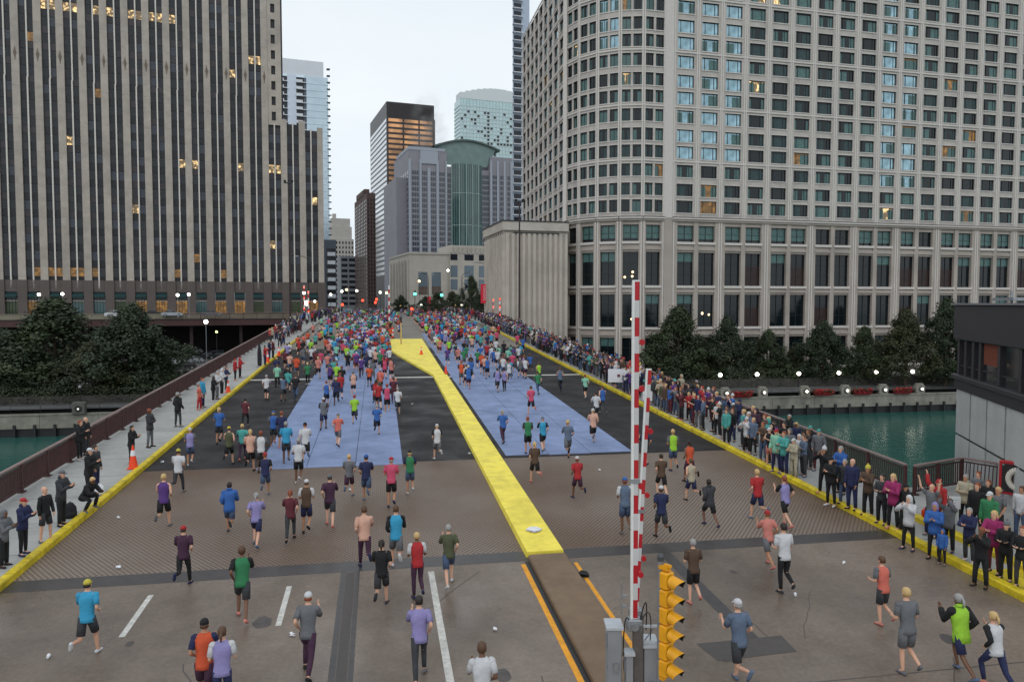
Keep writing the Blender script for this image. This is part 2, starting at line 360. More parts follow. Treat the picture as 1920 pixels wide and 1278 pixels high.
# blue carpets
def carpet(label, x0, x1, y0, y1, seams):
    t = thing('blue_carpet', label, 'carpet', (0, 0, 0), group='blue carpets laid over the bridge deck')
    xs = [x0]+seams+[x1]
    for a, b in zip(xs[:-1], xs[1:]):
        mb = MB()
        ys = yr(y0+random.uniform(-.1, .1), y1, 3)
        for p, q in zip(ys[:-1], ys[1:]):
            j = [.014+random.uniform(0, .006) for _ in range(2)]
            mb.quad((a+.012, p, dz(p)+.014), (b-.012, p, dz(p)+.014), (b-.012, q, dz(q)+.014), (a+.012, q, dz(q)+.014))
            mb.quad((a+.012, p, dz(p)), (a+.012, p, dz(p)+.014), (a+.012, q, dz(q)+.014), (a+.012, q, dz(q)))
        mb.quad((a+.012, ys[0], dz(ys[0])), (b-.012, ys[0], dz(ys[0])), (b-.012, ys[0], dz(ys[0])+.014), (a+.012, ys[0], dz(ys[0])+.014))
        mb.build('carpet_roll', blue_c, t)
carpet('long blue carpet left of the yellow median strip', -5.25, 1.0, 33.1, 100, [-3.17, -1.08])
carpet('long blue carpet right of the yellow median strip', 5.75, 11.9, 33.9, 104, [7.8, 9.85])
# yellow median cover: long plates, widening at the far end
t = thing('median_cover', 'bright yellow raised cover along the middle of the bridge, widening far away', 'median cover')
ys = [21.6, 26.5, 31.4, 36.3, 41.2, 46.1, 51, 56, 60.9, 66, 71, 76, 81, 86, 93.8]
def mxl(y): return 4.28 if y <= 60.9 else max(1.15, 4.28-(y-60.9)*3.13/19)
for a, b in zip(ys[:-1], ys[1:]):
    b2 = b-.03; x0a, x0b = mxl(a), mxl(b2); x1 = 5.45 if b < 62 else 5.3; hh = .17
    vs = [(x0a, a, dz(a)), (x1, a, dz(a)), (x1, b2, dz(b2)), (x0b, b2, dz(b2)), (x0a+.03, a, dz(a)+hh), (x1-.03, a, dz(a)+hh), (x1-.03, b2, dz(b2)+hh), (x0b+.03, b2, dz(b2)+hh)]
    MB().add(vs, [(4,5,6,7), (0,1,5,4), (1,2,6,5), (2,3,7,6), (3,0,4,7)]).build('cover_plate', yellow_c, t)
# oil stains, tar seams and rubbed tracks on the deck
rz_ = random.Random(9); stain_m = mat('oil_stain', s(66,58,54), .35, noise=.3, nscale=5); tar_m = mat('tar_seam', s(76,69,65), .5)
for i in range(26):
    x, y = rz_.uniform(KL+.6, KR-.6), rz_.uniform(9, 21)
    if 3.6 < x < 6: continue
    a0 = rz_.uniform(0, 6.28); r0 = rz_.uniform(.05, .28); mark('road_stain', [(x+r0*rz_.uniform(.85, 1.1)*math.cos(k*.524), y+r0*rz_.uniform(1.2, 1.5)*math.sin(k*.524)) for k in range(12)], .0025, stain_m)
for i in range(12):
    x, y = rz_.uniform(KL+.6, KR-1), rz_.uniform(8, 19); 
    if 2.6 < x < 6.6: continue
    P_ = []; dx = rz_.uniform(-.25, .25)
    for k in range(9): P_.append((x+dx*k+rz_.uniform(-.07, .07), y+k*.3))
    w_ = rz_.uniform(.01, .018); mark('tar_seam', [(a-w_, b) for a, b in P_]+[(a+w_, b) for a, b in P_[::-1]], .0035, tar_m)
for y in (6.2, 13.9): mark('slab_joint', [(KL, y), (4.0, y), (4.0, y+.03), (KL, y+.03)], .0036, tar_m); mark('slab_joint', [(5.75, y), (KR, y), (KR, y+.03), (5.75, y+.03)], .0036, tar_m)
# litter on the cover: creased bib and paper
def litter(px, py, label, m=white_s, sc=.2, h=.19):
    p = deck(px, py, h); mb = MB(); random.seed(px)
    pts = [(sc*math.cos(a)*random.uniform(.5, 1.1), sc*math.sin(a)*random.uniform(.5, 1.1), random.uniform(.004, .07)) for a in [i*.9 for i in range(7)]]
    mb.add([(0, 0, .06)]+pts, [(0, i, i+1) for i in range(1, 7)]+[(0, 7, 1)]); mb.add([(0, 0, .0)]+[(p_[0]*1.05, p_[1]*1.05, 0) for p_ in pts], [(0, i+1, i) for i in range(1, 7)]+[(0, 1, 7)])
    tag(mb.build('litter', m, None, p), label, 'litter')
litter(1000, 992, 'crumpled white paper bib lying on the near end of the yellow cover', sc=.3)
litter(1095, 1076, 'black cloth scrap lying on the amber line', mat('black_cloth', (.01,.01,.012), .9), .22, .02)
litter(222, 1043+20, 'small white cup on the brown grating near the left', sc=.08, h=.02); litter(305, 866, 'small white cup on the asphalt beside the left kerb', sc=.1, h=.02)
litter(548, 1190, 'small white scrap beside the left white lane dash', sc=.07, h=.02); litter(773, 757, 'small white scrap on the asphalt beside the left carpet', sc=.1, h=.02); litter(880, 850, 'tiny white cup on the asphalt against the yellow cover', sc=.08, h=.02)

lr = random.Random(4)
for i, (x, y, c) in enumerate([(-7.2, 17.5, 'flattened white cup left of the near left lane dash'), (-4.1, 12.8, 'flattened pale cup low on the left concrete'), (2.7, 17.2, 'white cup between the long white line and the amber line'), (10.8, 17.8, 'pale scrap on the right concrete beyond the dark patch'), (13.4, 19.6, 'white cup near the dark joint on the right'), (-8.8, 27.2, 'white cup on the left grating near the kerb'), (-1.2, 29.4, 'pale scrap in the middle of the left grating'), (9.3, 30.8, 'white cup on the right grating'), (14.6, 27.1, 'pale scrap on the right grating near the kerb')]):
    mb = MB().tube((0, 0, .02), (.085, .02, .035), .032, .042, 8); tag(mb.build('paper_cup', white_s, None, (x, y, dz(y)+.02), lr.uniform(0, 6)), c, 'cup', 'paper cups dropped on the road')
# ---------- railings
def railing(label, X, y0, y1, side, sp=2.25, pts=None):
    t = thing('railing', label, 'railing', group='maroon bridge railings')
    P = pts or [(X, y) for y in [y0+sp*i for i in range(int((y1-y0)/sp)+1)]]
    Hh = 1.1
    post = MB().bevbox(-.05, .05, -.06, .06, 0, Hh-.02, .012).box(-.11, .11, -.14, .14, -.02, .05).mesh('post', maroon)
    bal = MB(); 
    for i, (x, y) in enumerate(P):
        put('post', post, t, (x, y, dz(y)+.15))
        if i+1 < len(P):
            x2, y2 = P[i+1]; a = Vector((x, y, dz(y)+.15)); b = Vector((x2, y2, dz(y2)+.15)); d = b-a; L = d.length; rz = math.atan2(d.y, d.x)
            M = Matrix.Translation(a) @ d.to_track_quat('X', 'Z').to_matrix().to_4x4()
            tr = MB().bevbox(0, L, -.075, .075, Hh-.02, Hh+.05, .015, 0, M).build('top_rail', rail_top, t)
            MB().box(.05, L-.05, -.03, .03, .1, .16, 0, M).box(.05, L-.05, -.03, .03, Hh-.14, Hh-.09, 0, M).build('rail_bar', maroon, t)
            n = int(L/.125)
            for k in range(1, n):
                u = L*k/n; bal.box(u-.014, u+.014, -.02, .02, .16, Hh-.14, 0, M)
    o = bal.build('balusters', maroon, t); o['kind'] = 'stuff'
    return t
railing('maroon steel railing along the left pavement above the river', RL, 12.5, 128, -1)
railing('maroon steel railing along the right pavement above the river', RR, 25.3, 128, 1)
railing('short maroon railing turning outward in front of the bridge house', RR, 0, 0, 1, pts=[(RR+.25, 25.1), (RR+1.6, 25.5), (RR+3, 25.9), (RR+4.2, 24.2), (RR+5.0, 22.4)])
# ================================================================== BUILDINGS
def cw(a, Z): return (a*CY+Z*SY, -a*SY+Z*CY)          # survey (sideways, ahead) to the map
def heading_rz(h): return R(90-h)
rb = random.Random(3)
# ---------- left office tower
o2 = cw(-62, 193); tw = thing('office_tower', 'tall limestone office tower with vertical piers on the left', 'building', (o2[0], o2[1], CITY), heading_rz(80))
FH = 3.86; T0 = -55.2; BAY = 4.52; GR = 8.55; TOP = 90
def px_t(k): return T0+BAY*k
def ptop(k): return TOP if k <= 12 else (50.2 if k <= 14 else 48.8)
tz = 0
MB().box(px_t(-3), px_t(13)-.6, .62, 38, GR, TOP).build('wall', dark_span, tw)
MB().box(px_t(13)-.6, px_t(14), .62, 30, GR, 49.2).box(px_t(14), px_t(15)+.5, .62, 30, GR, 47.8).build('wall', dark_span, tw)
# stone flank with its column of small openings above the wing
fl = MB(); x0, x1 = px_t(12)+.8, px_t(13)-.4
nf = int((TOP-49)/FH)
for f in range(nf+1):
    z = 49+f*FH-.4; zb = min(TOP, z+FH)
    fl.box(x0, x0+.9, .1, .7, z, zb).box(x0+1.9, x1, .1, .7, z, zb).box(x0+.9, x0+1.9, .1, .7, z, z+1.1).box(x0+.9, x0+1.9, .1, .7, min(zb, z+3.3), zb)
fl.box(x1-.02, x1+.4, .5, 38, 49, TOP, 1)
fl.build('stone_flank', [limestone, dark_span], tw)
for k in range(-3, 16):
    w = 1.56 if k < 15 else 1.4; xc = px_t(k); pb = MB(); zt = ptop(k)
    n = int((zt-GR)/7.72)+1
    for j in range(n):       # ashlar courses of the pier
        za = GR+j*(zt-GR)/n; zb = GR+(j+1)*(zt-GR)/n-.035
        pb.box(xc-w/2, xc+w/2, -.02, .75, za, zb)
    pb.box(xc-w/2+.02, xc+w/2-.02, .02, .74, GR, zt-.05)
    pb.build('pier', limestone, tw)
    if k < 13:
        put_z = 60.5+.0*k
        MB().add([(xc-.35, -.06, put_z), (xc+.35, -.06, put_z), (xc+.12, -.1, put_z+.7), (xc, -.14, put_z+1.3), (xc-.12, -.1, put_z+.7), (xc, -.1, put_z-1.5)], [(0,5,1,2,3,4)]).tube((xc, -.05, put_z-1.6), (xc, -.05, put_z+1.4), .09, .04, 6).build('pier_ornament', mat('bronze', s(110,96,82), .6), tw)
    if k < 15:
        xm = xc+BAY/2; zt2 = TOP if k < 12 else (49.6 if k < 14 else 48.2)
        m_ = MB()
        if k < 12: m_.box(xm-.15, xm+.15, .05, .6, GR-1.9, 55.2).box(xm-.06, xm+.24, .15, .6, 55.2, zt2)
        else: m_.box(xm-.15, xm+.15, .05, .6, GR-(1.9 if k < 14 else 0), zt2 if k > 12 else 49)
        m_.build('mullion', limestone_b, tw)
# windows
wv = {}
ww = (BAY-1.6-.3)/2
pane_mb = MB().box(-ww/2+.03, ww/2-.03, .0, .05, 0, 2.05, 0).box(-ww/2, ww/2, -.03, .02, 2.05, 2.13, 1).box(-ww/2, ww/2, -.05, .02, -.08, 0, 1).box(-ww/2, ww/2, -.02, .02, 1.35, 1.4, 1)
pane = pane_mb.mesh('window', [glass_d, frame_d]); restw = MB(); cnt = 0
tmats = [glass_d, glass_g, glass_m, lit_warm, lit_dim, frame_d]
order = []
for k in range(-2, 15):
    for f in range(int((TOP-GR)/FH)):
        zt2 = TOP if k < 12 else (49.2 if k < 14 else 47.8)
        if GR+f*FH+3.2 > zt2: continue
        for sd_ in (-1, 1): order.append((k, f, sd_))
def tower_lit(k, f):
    rr = rb.random()
    if f == 18 and 2 <= k <= 7 and rr < .5: return 3
    if f == 16 and 1 <= k <= 7 and rr < .75: return 3
    if f == 14 and k == 11: return 3
    if f == 7 and 7 <= k <= 12 and rr < .45: return 3
    if f == 0 and rr < .3: return 4
    if rr < .006: return 3
    if rr < .016: return 4
    if rr < .22: return 1
    if rr < .42: return 2
    return 0
for k, f, sd_ in order:
    mi = tower_lit(k, f); xm = px_t(k)+BAY/2+sd_*(.15+ww/2); z = GR+.9+f*FH
    if 1 <= k <= 9 and f <= 19 and cnt < 300 and k >= 2:
        put('window', pane, tw, (xm, .58, z), mats={0: tmats[mi]}); cnt += 1
    else: restw.merge(pane_mb, T(xm, .58, z), [mi, 5])
o = restw.build('windows', tmats, tw); o['kind'] = 'stuff'
# dark spandrels, alternating slightly in tone, proud of the wall plane
spn = MB()
for k, f, sd_ in order: spn.box(px_t(k)+BAY/2+sd_*(.15+ww/2)-ww/2+.01, px_t(k)+BAY/2+sd_*(.15+ww/2)+ww/2-.01, .5, .6, GR+.9+f*FH+2.16, GR+.9+f*FH+FH-.12, rb.choice([0, 0, 1]))
o = spn.build('spandrel_panels', [dark_span, mat('dark_spandrel_warm', s(52,46,50), .4)], tw); o['kind'] = 'stuff'
# granite base with storefronts
for k in range(-3, 16):
    xc = px_t(k); MB().bevbox(xc-1.0, xc+1.0, -.35, .9, 0, GR-.02, .06).build('granite_pier', granite, tw)
    if k < 15:
        b_ = MB().box(xc+1.0, xc+BAY-1.0, .05, .9, 5.85, GR-.03).box(xc+1.0, xc+BAY-1.0, .0, .04, 6.9, 7.0); b_.build('granite_lintel', granite, tw)
        c = rb.random(); gm = lit_dim if c < .4 else (mat('storefront_glass_teal', s(44,84,88), .12, spec=.8, noise=.25, nscale=.8) if c < .75 else mat('storefront_green', s(60,74,40), .2, noise=.3, nscale=.8))
        sf = MB().box(xc+1.02, xc+BAY-1.02, .55, .62, 0, 3.6, 0).box(xc+1.02, xc+BAY-1.02, .5, .64, 3.6, 3.8, 1).box(xc+1.02, xc+BAY-1.02, .57, .63, 3.8, 5.85, 2)
        for q in (.25, .5, .75): sf.box(xc+1.02+(BAY-2.04)*q-.04, xc+1.02+(BAY-2.04)*q+.04, .45, .66, 0, 5.8, 3)
        sf.build('shopfront', [gm, limestone_b, glass_m, frame_d], tw)
        MB().add([(xc+1.1, .5, 5.6), (xc+BAY-1.1, .5, 5.6), (xc+BAY-1.1, -.7, 4.7), (xc+1.1, -.7, 4.7), (xc+1.1, -.7, 4.5), (xc+BAY-1.1, -.7, 4.5)], [(0, 3, 2, 1), (3, 4, 5, 2)]).build('awning', mat('teal_awning', s(22,56,58), .8), tw)

# ---------- hotel with the rounded corner
def arcpt(th): return (20.8+12*math.sin(th), 137-12*math.cos(th))
hb = cw(25.5, 125.9); HZ = 22.9
ht = thing('hotel_building', 'large pale stone hotel with rounded corner and teal windows above the river', 'building', (hb[0], hb[1], 0), 0)
HB = 3.05; WW, WH = 3.0, 2.05
def fz(f): return HZ+.85+9.0*(f//3)+(0, 2.78, 5.92)[f % 3]
NF = 15
def facade_upper(w, win_w, pil, paired, M, core=True):
    mb = MB(); jl = (w-win_w)/2
    ztop = HZ+9*(NF//3)
    for (a, b) in ((0, jl), (w-jl, w)): mb.box(a, b, 0, .45, HZ, ztop, 0, M)
    prev = HZ
    for f in range(NF):
        z = fz(f); mb.box(jl, w-jl, .04, .45, prev, z, 0, M); mb.box(jl-.1, w-jl+.1, -.07, .05, z-.16, z-.003, 1, M); prev = z+WH
        mb.box(jl-.06, w-jl+.06, -.04, .05, z+WH+.003, z+WH+.1, 1, M)
        if f % 3 == 2: mb.box(0.003, w-.003, -.12, .03, z+WH+.42, z+WH+.7, 1, M)
    mb.box(jl, w-jl, .04, .45, prev, ztop, 0, M)
    if pil:                    # raised vertical strips on the piers, a groove between them
        for a in (.06, w-.3): mb.box(a, a+.24, -.1, .02, HZ, ztop, 1, M)
    if paired: mb.box(w/2-.2, w/2+.2, .0, .44, HZ, ztop-.01, 0, M)
    return mb
def win_mesh(w, h, v, mull):
    """glass set back, frames, curtains behind the pane drawn by different amounts"""
    mb = MB(); mb.box(0, w, .30, .36, 0, h, 0)
    cw_ = {0: [(0, 1)], 1: [(0, .36), (.66, 1)], 2: [(.0, .2), (.82, 1)], 3: [(0, .55)], 4: [], 5: [(.45, 1)]}[v]
    for a, b in cw_: mb.box(a*w+.03, b*w-.03, .275, .297, 0.04, h-.3, 2)
    mb.box(0, w, .22, .3, h-.1, h, 1); mb.box(0, w, .2, .3, 0, .08, 1); mb.box(0, .07, .2, .3, .08, h-.1, 1); mb.box(w-.07, w, .2, .3, .08, h-.1, 1)
    for q in mull: mb.box(w*q-.035, w*q+.035, .22, .3, .08, h-.1, 1)
    return mb
hm = [glass_t, frame_d, curtain]; hmats = [glass_t, frame_d, curtain, curtain_b, glass_sky, lit_warm, lit_dim]
wmb = {(k, v): win_mesh(*{'h': (WW, WH), 'p': (1.42, WH)}[k], v, {'h': (.2, .78), 'p': (.5,)}[k]) for k in 'hp' for v in range(6)}
wme = {k: m.mesh('window', hm) for k, m in wmb.items()}
hrest = MB(); hcount = 0
def hotel_window(kind, M, f, col, sky=False, single=True):
    global hcount
    r = rb.random(); v = rb.choice([0, 0, 1, 1, 2, 3, 5, 4]); ov = {}
    mm = [0, 1, 2]
    if sky and r > .1: mm = [4, 1, 4] if v in (0, 2, 4) else [4, 1, 2]
    elif r < .022: mm[0] = 5; v = rb.choice([1, 3, 5])
    elif r < .06: mm[0] = 6
    elif r < .5: mm[2] = 3
    if single and hcount < 300:
        o = put('window', wme[(kind, v)], ht, mats={i: hmats[mm[i]] for i in (0, 2)}); o.matrix_basis = M; hcount += 1
    else: hrest.merge(wmb[(kind, v)], M, mm)
def seg(p, q):
    d = Vector((q[0]-p[0], q[1]-p[1])); return T(p[0]-hb[0], p[1]-hb[1], 0, math.atan2(d.y, d.x)), d.length
# right facade (heading 86.1): 24 bays
hd = heading_rz(86.1); HBW = 4.45; M0 = Matrix.Rotation(hd, 4, 'Z')
upper = MB(); x = 1.45
hrow = []
for c in range(24):
    M = M0 @ T(x+c*HBW, 0); upper.merge(facade_upper(HBW, WW, True, False, MB and M))
    for f in range(NF):
        sky_ = (c <= 2 and f >= 3) or (c in (9, 10) and f >= 2)
        hrow.append((c, f, M @ T((HBW-WW)/2, 0, fz(f)), sky_))
upper.box(-.1, 1.44, -.12, .5, HZ, HZ+45, 1, M0)
upper.box(0, 24*HBW, .46, 22, HZ-1, HZ+45-.05, 2, M0)
upper.build('upper_wall', [stone, stone_trim, frame_d], ht)
# rounded corner: five facets with paired windows
A0 = -1.22; A1 = .40
ts = [A0+(A1-A0)*i/5 for i in range(6)]
upc = MB(); carc = []
for i in range(5):
    p = cw(*arcpt(ts[i])); q = cw(*arcpt(ts[i+1])); M, L = seg(p, q)
    upc.merge(facade_upper(L, 3.24 if L > 3.6 else L-.5, True, True, M))
    for f in range(NF):
        for k in (0, 1): carc.append((M @ T(L/2-1.62+k*1.82, 0, fz(f)), f, i))
upc.box(-.4, .5, -.2, .5, HZ, HZ+45, 1, T(cw(*arcpt(A0))[0]-hb[0], cw(*arcpt(A0))[1]-hb[1], 0, R(60)))
upc.build('upper_wall', [stone, stone_trim, frame_d], ht)
# left (street side) facade
pL = cw(*arcpt(A0)); Lf = MB(); Ml = T(pL[0]-hb[0]-.6, pL[1]-hb[1]+.5, 0, R(-90))
NB = 9
Ml = T(pL[0]-hb[0]-.3, pL[1]-hb[1]+NB*4.3+.3, 0, R(-90))
lrow = []
for c in range(NB):
    M = Ml @ T(c*4.3, 0); Lf.merge(facade_upper(4.3, 3.0, True, False, M))
    for f in range(NF): lrow.append(M @ T(.65, 0, fz(f)))
Lf.box(0.1, NB*4.3-.2, .47, 10, HZ-1, HZ+44.9, 2, Ml)
Lf.build('upper_wall', [stone, stone_trim, frame_d], ht)
# base storeys
def base_bay(w, M, mb, wins, wide):
    jl = wide[0]; jr = wide[1]
    zs = [(18.9, 21.65), (11.55, 17.15), (4.55, 10.05), (-2.5, 2.75)]
    mb.box(0, jl, -.05, .9, -5, HZ-.6, 0, M); mb.box(w-jr, w, -.05, .9, -5, HZ-.6, 0, M)
    prev = HZ-.6
    for a, b in zs:
        mb.box(jl, w-jr, .12, .9, b, prev, 0, M); mb.box(jl-.0, w-jr, -.12, .14, b+.35, b+.75, 0, M) if b < 17.5 else None
        mb.box(jl-.15, w-jr+.15, -.2, .1, a-.42, a-.005, 1, M); prev = a-.005
        wins.append((M @ T(jl, .35, a), w-jl-jr, b-a))
    mb.box(jl, w-jr, .12, .9, -5, prev, 0, M)
    # fluted strips on the piers
    for a in ([.12] if jl > .5 else [])+([w-.32] if jr > .5 else []): mb.box(a, a+.2, -.16, -.04, -5, HZ-.7, 1, M)
    mb.box(0, w, -.28, .9, HZ-.6, HZ-.25, 0, M); mb.box(0, w, -.5, .9, HZ-.25, HZ-.02, 1, M); mb.box(0, w, -.42, .9, HZ-.019, HZ+.12, 2, M)
bm_ = MB(); bw = []
for c in range(24): base_bay(HBW, M0 @ T(x+c*HBW, 0), bm_, bw, (.95, .42) if c % 2 == 0 else (.42, .95))
bm_.box(-.05, 1.45, -.1, .9, -5, HZ, 0, M0)
for i in range(5):
    p = cw(*arcpt(ts[i])); q = cw(*arcpt(ts[i+1])); M, L = seg(p, q); base_bay(L, M, bm_, bw, (.62, .62))
bm_.box(-1.6, .1, .3, 8, -5, HZ-.3, 0, T(cw(*arcpt(A0))[0]-hb[0], cw(*arcpt(A0))[1]-hb[1], 0, R(80)))
bm_.build('base_wall', [stone_base, stone_trim, dark_roof], ht)
def tall_window(w, h, v):
    mb = MB().box(0, w, .2, .26, 0, h, 0)
    for q in ((.5,) if w > 1.6 else ()): mb.box(w*q-.04, w*q+.04, .1, .2, 0, h, 1)
    n = max(1, int(round(h/1.75)))
    for j in range(1, n): mb.box(0, w, .12, .195, h*j/n-.03, h*j/n+.03, 1)
    mb.box(0, w, .1, .2, h-.08, h, 1).box(0, w, .1, .2, 0, .08, 1).box(0, .06, .1, .2, .08, h-.08, 1).box(w-.06, w, .1, .2, .08, h-.08, 1)
    if v in (1, 2): mb.box(.08, w*.48, .17, .19, h*(.72 if h > 3.5 else .2), h-.1, 2).box(w*.53, w-.08, .17, .19, h*(.72 if h > 3.5 else .2), h-.1, 2)
    if v == 3: mb.box(.08, w-.08, .17, .19, .1, h*.6, 3)
    return mb
inner_red = mat('dim_interior', s(44,22,20), .4, noise=.4, nscale=1.2)
cache = {}
for M, w, h in bw:
    v = rb.choice([0, 0, 1, 0, 2, 0, 3, 3]) if h > 3.5 else rb.choice([0, 1, 2, 2])
    key = (round(w, 2), round(h, 2), v)
    if key not in cache: cache[key] = tall_window(w, h, v).mesh('window', [glass_t, frame_d, curtain, inner_red])
    o = put('window', cache[key], ht); o.matrix_basis = M; hcount += 1
    if h < 3.5 and rb.random() < .07: o.material_slots[0].link = 'OBJECT'; o.material_slots[0].material = lit_dim
    if h > 3.5 and rb.random() < .12:      # lamps and lit rooms seen inside
        ch = MB(); 
        for _ in range(3): ch.sphere((rb.uniform(.4, w-.4), .12, rb.uniform(.8, h*.45)), .22, .05, .2, 7, 4)
        l_ = ch.build('lit_chandelier', mat('warm_chandelier', (1,.8,.5), .5, emit=2.4, ecol=(1,.72,.38)), o)
for M, f, i in carc:
    if f < 13: hotel_window('p', M, f, i, sky=(i == 2 and f > 8), single=(i in (2, 3)))
hrow.sort(key=lambda r: (r[0], r[1]))
for c, f, M, sk in hrow: hotel_window('h', M, f, c, sky=sk, single=(f < 13))
for M, f, i in carc:
    if f >= 13: hotel_window('p', M, f, i, single=False)
for M in lrow: hotel_window('h', M, 0, 0, sky=rb.random() < .35, single=False)
o = hrest.build('windows', hmats, ht); o['kind'] = 'stuff'

# ---------- ribbed windowless block at the hotel's street corner
bp = at(945, 412, 125); bl = thing('ribbed_concrete_block', 'windowless ribbed concrete block beside the rounded hotel corner', 'building', (bp[0], bp[1], 0), heading_rz(86))
ztb = bp[2]; mb = MB(); wR = 11.2; dL = 15.5
mb.box(0, wR, .25, dL, -5, ztb-.3); mb.build('wall', rib_stone, bl)
for i in range(12):
    u = .35+i*.93
    MB().add([(u, .02, -5), (u+.18, -.16, -5), (u+.44, -.16, -5), (u+.62, .02, -5), (u+.62, .25, -5), (u, .25, -5)]+[(u, .02, ztb-2.2), (u+.18, -.16, ztb-2.2), (u+.44, -.16, ztb-2.2), (u+.62, .02, ztb-2.2), (u+.62, .25, ztb-2.2), (u, .25, ztb-2.2)], [(i_, (i_+1) % 6, (i_+1) % 6+6, i_+6) for i_ in range(6)]+[(6, 7, 8, 9, 10, 11)]).build('rib', rib_stone, bl)
for i in range(11):
    u = .3+i*1.38; MB().box(-.2, .02, u, u+.75, -5, ztb-2.4).box(-.05, .01, u+.85, u+1.2, ztb-2.3, ztb-1.9, 1).build('rib', [rib_stone, dark_roof], bl)
MB().box(-.3, wR+.02, -.3, dL, ztb-1.7, ztb-.25).build('parapet', rib_stone, bl)
MB().box(-.4, wR+.06, -.4, dL, ztb-.25, ztb-.05).build('coping', dark_roof, bl)
MB().box(1.6, wR-1.6, .0, .24, ztb-2.2, ztb-2.0).build('recess_line', dark_roof, bl)

# ---------- distant buildings
def solve(q, a0, Z0, da, dZ): return (q*Z0-a0)/(da-q*dZ)
def block(name, label, x0, xr, Z, ytop, xl=None, h=80, zb=None, dep=25, parent=None):
    """corner at pixel column x0, right face to xr, left face to xl, Z metres ahead"""
    a0 = (x0-960)/FPX*Z; rel = R(h)-YAW; wr = solve((xr-960)/FPX, a0, Z, math.sin(rel), math.cos(rel))
    if xl: rl = R(h-90)-YAW; dep = solve((xl-960)/FPX, a0, Z, math.sin(rl), math.cos(rl))
    zt = at(x0, ytop, Z)[2]; p = cw(a0, Z); z0 = CITY if zb is None else zb
    t = parent or thing(name, label, 'building', (p[0], p[1], z0), heading_rz(h))
    return t, wr, dep, zt-z0
def strips(t, w, dep, z0, z1, n, m, name='window_band', ylo=.0, inset=.0, left=True, right=True, frac=.5, ml=None, cols=None, pm=None):
    fh = (z1-z0)/n
    for i in range(n):
        za = z0+fh*i+fh*(1-frac)/2; zb = za+fh*frac
        if right: MB().box(inset, w-inset, -.06, .2, za, zb).build(name, m(i) if callable(m) else m, t)
        if left: MB().box(-.06, .2, inset, dep-inset, za, zb).build(name, ml or m, t)
# A dark banded office tower
dk = mat('near_black_steel', s(50,44,46), .45, noise=.06, nscale=.2)
lit_band = mat('lit_orange_window_band', s(120,90,66), .4, emit=.5, ecol=s(240,178,122), noise=.3, nscale=.35); patchy(lit_band, .09, .38, .6, .62)
pale_band = mat('reflecting_window_band', (.56,.58,.61), .2, metal=1)
dim_band = mat('dim_window_band', s(96,84,78), .3, noise=.3, nscale=.3)
tA, w, d, hgt = block('office_tower', 'dark steel tower with warmly lit window bands in the middle distance', 728, 816, 520, 190, xl=697.5)
MB().box(0, w, 0, d, 0, hgt).build('wall', dk, tA)
for i in range(40): u = w*(i+.5)/40; MB().box(u-.2, u+.2, -.35, 0, hgt-10, hgt-.3).build('louvre', dk, tA)
nb = 30; strips(tA, w, d, hgt*.16, hgt-10.5, nb, lambda i: lit_band if (i > 16) else (dim_band if i > 6 else glass_m), ml=pale_band, inset=1.2, frac=.58)
for q in (.0, .33, .66, .985): MB().box(w*q, w*q+1.0, -.5, 0, 0, hgt-10).build('column', dk, tA)
# brick tower in front of it
brk = mat('dark_brown_brick', s(84,68,64), .9, noise=.15, nscale=.4)
tE, w, d, hgt = block('brick_tower', 'dark brown brick tower left of the banded office tower', 690, 706, 470, 361, xl=667)
MB().box(0, w, 0, d, 0, hgt).build('wall', brk, tE); MB().box(-.3, .5, d*.25, d*.8, hgt, hgt+3.4).box(1, w*.8, d*.3, d*.7, hgt, hgt+4.5).build('penthouse', brk, tE)
wm = MB()
for i in range(28):
    for j in range(8): wm.box(-.1, .05, d*(j+.3)/8, d*(j+.62)/8, 3+i*(hgt-6)/28, 3+i*(hgt-6)/28+1.5)
    for j in range(3): wm.box(w*(j+.3)/3, w*(j+.65)/3, -.1, .05, 3+i*(hgt-6)/28, 3+i*(hgt-6)/28+1.5)
o = wm.build('windows', glass_m, tE); o['kind'] = 'stuff'
# D pale glass apartment tower on the left
gl_b = mat('pale_blue_curtain_wall', (.58,.68,.74), .18, metal=.85, noise=.1, nscale=.12); white_conc = mat('white_concrete', s(214,218,224), .8, noise=.04, nscale=.3)
tD, w, d, hgt = block('glass_tower', 'pale blue glass apartment tower with white balconies behind the limestone tower', 470, 620.5, 345, 131, dep=18)
MB().box(0, w, 0, d, 0, hgt).build('wall', gl_b, tD)
MB().box(0, w-2.0, .5, d, hgt, hgt+7.2).build('crown_wall', white_conc, tD)
nfl = int(hgt/3.1)
for c_ in (.43, .66):
    MB().box(w*c_-2.4, w*c_+2.4, -.05, .3, 0, hgt-1).build('balcony_recess', glass_m, tD)
    for f in range(8, nfl): MB().box(w*c_-2.3, w*c_+2.3, -1.3, 0, f*3.1, f*3.1+.3).box(w*c_-2.3, w*c_+.6, -1.3, -1.2, f*3.1+.3, f*3.1+1.3).build('balcony', white_conc, tD)
MB().box(w*.49, w*.60, -.3, .1, 0, hgt).build('wall_strip', mat('white_blue_panel', s(206,216,230), .4), tD)
mm_ = MB()
for f in range(nfl): mm_.box(0, w, -.1, .02, f*3.1, f*3.1+.12)
for j in range(24): mm_.box(w*.7+j*w*.3/24, w*.7+j*w*.3/24+.12, -.14, .0, 0, hgt)
o = mm_.build('glazing_bars', mat('pale_bar', s(150,166,182), .5), tD); o['kind'] = 'stuff'
for f in range(10, 40): MB().box(w-.6, w+.9, -.6, 1.4, f*3.1-8, f*3.1-7.6).build('corner_balcony', glass_m, tD)
